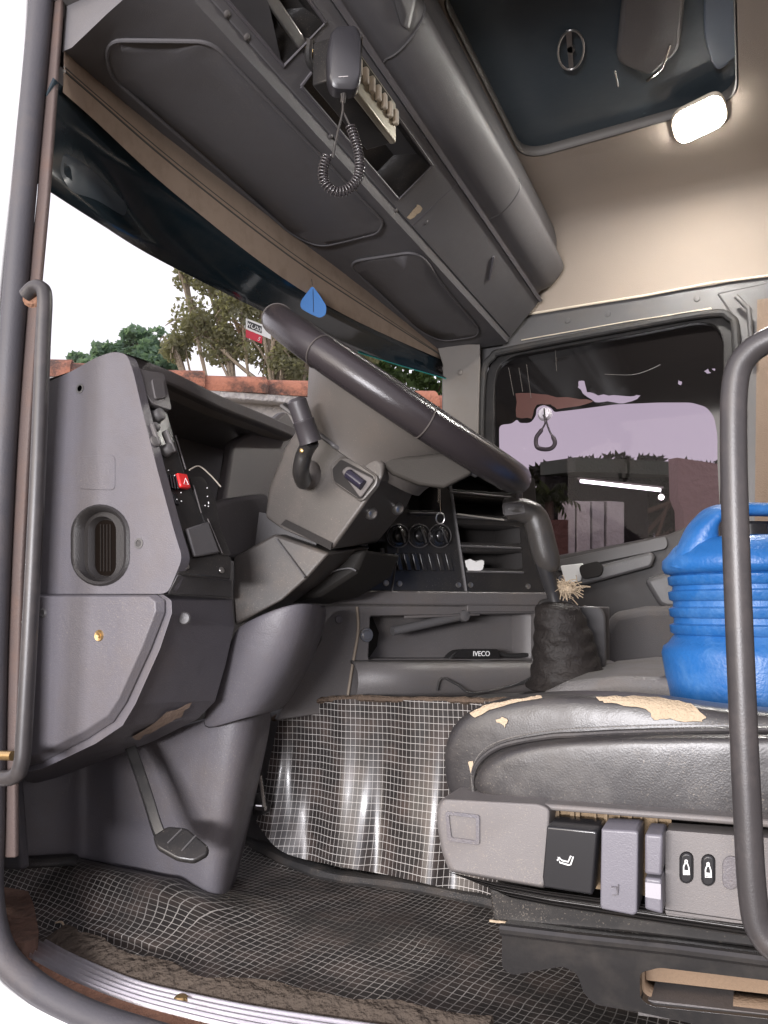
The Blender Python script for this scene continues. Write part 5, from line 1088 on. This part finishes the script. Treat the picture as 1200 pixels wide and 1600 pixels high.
# door inner panel pieces
mb = MB(); mb.rings([[VY(a, b, y) for a, b in ((850, 872), (1045, 835), (1080, 820), (1126, 812), (1150, 1180), (850, 1180))] for y in (3.05, 3.09)]); dp = mb.build('inner_panel', mat('dark_brown_door_plastic', (.042, .038, .037), .5, .3, 500, .4, dirt=.3, dirtcol=(.07, .055, .045)), dr, bevel=.01, seg=3)
mb = MB(); mb.rings([[VY(a, b, y) for a, b in rp([(868, 876), (1040, 838), (1044, 850), (1040, 858), (870, 893)], 4, 3)] for y in (3.02, 3.05)]); mb.build('belt_moulding', mat('belt_grey', (.065, .061, .061), .45, .2, 600), dp, bevel=.006, seg=3)
mb = MB(); mb.rings([[VY(a, b, y) for a, b in rp([(872, 900), (1018, 862), (1024, 870), (1018, 886), (900, 918), (872, 915)], 5, 3)] for y in (2.98, 3.05)]); ar = mb.build('armrest', G_DRK, dp, bevel=.01, seg=3)
mb = MB(); mb.prism(YN(2.978).ps(rp([(876, 884), (912, 880), (908, 908), (884, 912)], 3)), (0, -.006, 0)); mb.build('white_switch_plate', WHT, ar, bevel=.002)
mb = MB(); mb.prism(YN(2.97).ps(rp([(904, 884), (936, 876), (944, 888), (940, 900), (910, 906)], 9, 4)), (0, -.01, 0)); mb.build('door_pull_recess', HOLE, ar, bevel=.002)
mb = MB(); mb.rings([[VY(a, b, y) for a, b in rp([(1005, 905), (1062, 888), (1090, 900), (1090, 952), (1032, 950)], 12, 4)] for y in (2.98, 3.06)]); mb.build('speaker_bulge', G_DRK, dp, bevel=.02, seg=4)
# hanging loop on the window
hp = thing('hanging_loop', VY(853, 690, 3.08), 'black cord loop hanging from a white suction cup on the passenger window', 'hanging loop')
HL = YN(3.08)
mb = MB(); mb.tube(cr(HL.ps([(851, 650), (858, 672), (867, 690), (862, 700), (850, 702), (839, 698), (838, 684), (846, 672), (852, 660), (849, 648)]), 5), [.004]*8+[.009]*28+[.004]*10, 8); mb.build('loop', mat('dark_purple_cord', (.03, .02, .028), .5), hp)
mb = MB(); mb.tube(HL.ps([(851, 650), (850, 638)]), .003, 6); mb.build('string', RUB, hp)
mb = MB(); mb.lathe([(.001, .008), (.010, .008), (.022, .004), (.03, -.016)], VY(850, 646, 3.095), (0, -1, 0), 20); mb.build('suction_cup', mat('milky_rubber', (.6, .56, .62), .4), hp)
# passenger seat
ps = MB(); ps.rings([[Vector((x, y, z)) for x, z in ((-.42, .2), (-.44, .52), (-.40, .585), (-.30, .605), (.3, .61), (.3, .2))] for y in (2.56, 2.60, 2.92, 2.96)]); tag(ps.build('passenger_seat', FABG, None, bevel=.03, seg=4), 'dark grey fabric passenger seat beyond the gear gaiter', 'seat')
# ------------------------------------------------------------------ blue jug
jx = VD(1178, 1000, 1.52); jb = VD(1178, 1118, 1.52).z
jug = thing('blue_jug', (jx.x, jx.y, jb), 'scuffed blue plastic water jug with ribbed waist standing behind the seat', 'jug')
k_ = 1.52/F
def jp(py, r): return (r*k_, (1118-py)*k_)
prof_ = [jp(1118, 8), jp(1116, 118), jp(1108, 126), jp(1080, 130), jp(1022, 137), jp(1012, 134), jp(1006, 126), jp(1000, 122)]
for yy in (984, 958, 932, 908): prof_ += [jp(yy+9, 116), jp(yy+6, 122), jp(yy-6, 123), jp(yy-9, 116.5)]
prof_ += [jp(896, 127), jp(888, 131), jp(876, 130), jp(868, 122), jp(855, 112), jp(846, 100), jp(842, 80), jp(838, 6)]
mb = MB(); mb.lathe(prof_, WL[jug.name], (0, 0, 1), 48); jbod = mb.build('jug_body', BLUE, jug, ang=60)
JP = PL(jx, FW)
arch = [(1088, 892), (1091, 862), (1098, 826), (1114, 804), (1142, 797), (1178, 796), (1214, 798), (1238, 808), (1252, 830), (1259, 862), (1262, 892)]
ac = cr(JP.ps(arch), 5)
rowz = []
for i, p in enumerate(ac):
    t = (ac[min(i+1, len(ac)-1)]-ac[max(i-1, 0)]).normalized(); nn = t.cross(JP.n).normalized(); e_ = abs(i/(len(ac)-1)-.5)*2; th = .014+.085*max(0, e_-.5); dp_ = .045
    rowz.append([p+nn*th*a+JP.n*dp_*b for a, b in ((-1, -.6), (-.6, -1), (.6, -1), (1, -.6), (1, .6), (.6, 1), (-.6, 1), (-1, .6))])
mb = MB(); mb.rings(rowz); mb.build('carry_handle', BLUE, jug, sub=1)
mb = MB(); mb.lathe([(.05, 0), (.05, .03), (.045, .036), (.002, .036)], WL[jug.name]+Vector((0, 0, (1118-846)*k_)), (0, 0, 1), 24); mb.build('cap', BLKG, jug)
mb = MB(); mb.lathe([(.001, -.03), (.10, -.03), (.11, 0), (.10, .03), (.001, .03)], WL[jug.name]+Vector((-.02, -.02, -.02)), (0, 0, 1), 24); tag(mb.build('jug_ring', BLK), 'black rubber ring under the blue jug', 'ring')
# ------------------------------------------------------------------ grab handles
HR = YN(.80)
rt = thing('grab_handle', HR.p(1180, 1480), 'tall grey grab handle on the right of the door opening, in front of the jug', 'grab handle', 'door grab handles')
pth = cr(HR.ps([(1330, 500), (1260, 512), (1205, 530), (1170, 552), (1150, 590), (1146, 680), (1150, 850), (1158, 1050), (1167, 1250), (1176, 1400), (1192, 1462), (1240, 1500), (1300, 1520)]), 8)
mb = MB(); mb.tube(pth, .0122, 18); mb.build('bar', HANDLE, rt, ang=70)
HLp = YN(.87)
lt = thing('grab_handle', HLp.p(40, 1210), 'slim grey grab handle left of the dashboard, on the front door pillar', 'grab handle', 'door grab handles')
pth = cr(HLp.ps([(40, 462), (52, 450), (64, 450), (70, 466), (67, 540), (58, 760), (48, 960), (38, 1140), (33, 1195), (20, 1214), (-14, 1216)]), 8)
mb = MB(); mb.tube(pth, .0122, 16); mb.build('bar', HANDLE, lt, ang=70)
mb = MB(); mb.tube(HLp.ps([(-12, 1180), (20, 1181)], .0), .0075, 12); mb.build('bracket_bolt', BRASS, lt); mb = MB(); mb.lathe([(.001, .006), (.014, .006), (.018, 0)], HLp.p(44, 462, -.01), (.5, -1, 0), 14); mb.build('top_mount', RUST, lt)
# ------------------------------------------------------------------ blue pennant and windscreen sticker
PB = PL(VY(490, 470, 2.0), FW)
bpn = thing('blue_pennant', PB.p(489, 497), 'small blue drop shaped tag hanging under the windscreen header', 'tag')
pts_ = rp([(488, 446), (500, 462), (510, 478), (509, 492), (500, 497), (484, 490), (469, 481), (470, 470), (479, 458)], 5, 3)
mb = MB(); mb.rings([PB.ps(pts_, 0), PB.ps(pts_, -.004)]); mb.build('tag_card', mat('bright_blue_card', (.01, .14, .42), .5, .2, 300), bpn)
mb = MB(); mb.tube(PB.ps([(489, 452), (490, 488)], .001), .0009, 5); mb.tube(PB.ps([(488, 446), (487, 436)], 0), .001, 5); mb.build('string', RUB, bpn)
# sticker on the glass
SK = PL(VD(402, 518, 2.45), FW+RT*.3)
stc = thing('windscreen_sticker', SK.p(402, 535), 'red and white lettered sticker on the windscreen glass in front of the open tree', 'sticker')
mb = MB(); mb.prism(SK.ps([(384, 497), (423, 512), (423, 530), (384, 514)], .0), SK.n*-.001); mb.build('white_half', WHT, stc)
mb = MB(); mb.prism(SK.ps([(384, 514.4), (410, 525), (409, 537), (384, 527)], .0), SK.n*-.001); mb.build('red_half', mat('red_sticker', (.55, .02, .05), .5), stc)
mb = MB(); mb.prism(SK.ps([(387, 501), (409, 510), (409, 521), (387, 512)], .0006), SK.n*-.0004); mb.build('dark_letter_field', mat('dark_field', (.03, .03, .035), .5), stc)
xd = SK.p(409, 510)-SK.p(387, 501)
text_mesh('lettering', 'ROSS', .0235, SK.p(398, 511, .001), xd, (0, 0, 1), WHT, stc, .0003)
text_mesh('numeral', '5', .018, SK.p(405, 530, .001), xd, (0, 0, 1), WHT, stc, .0003)
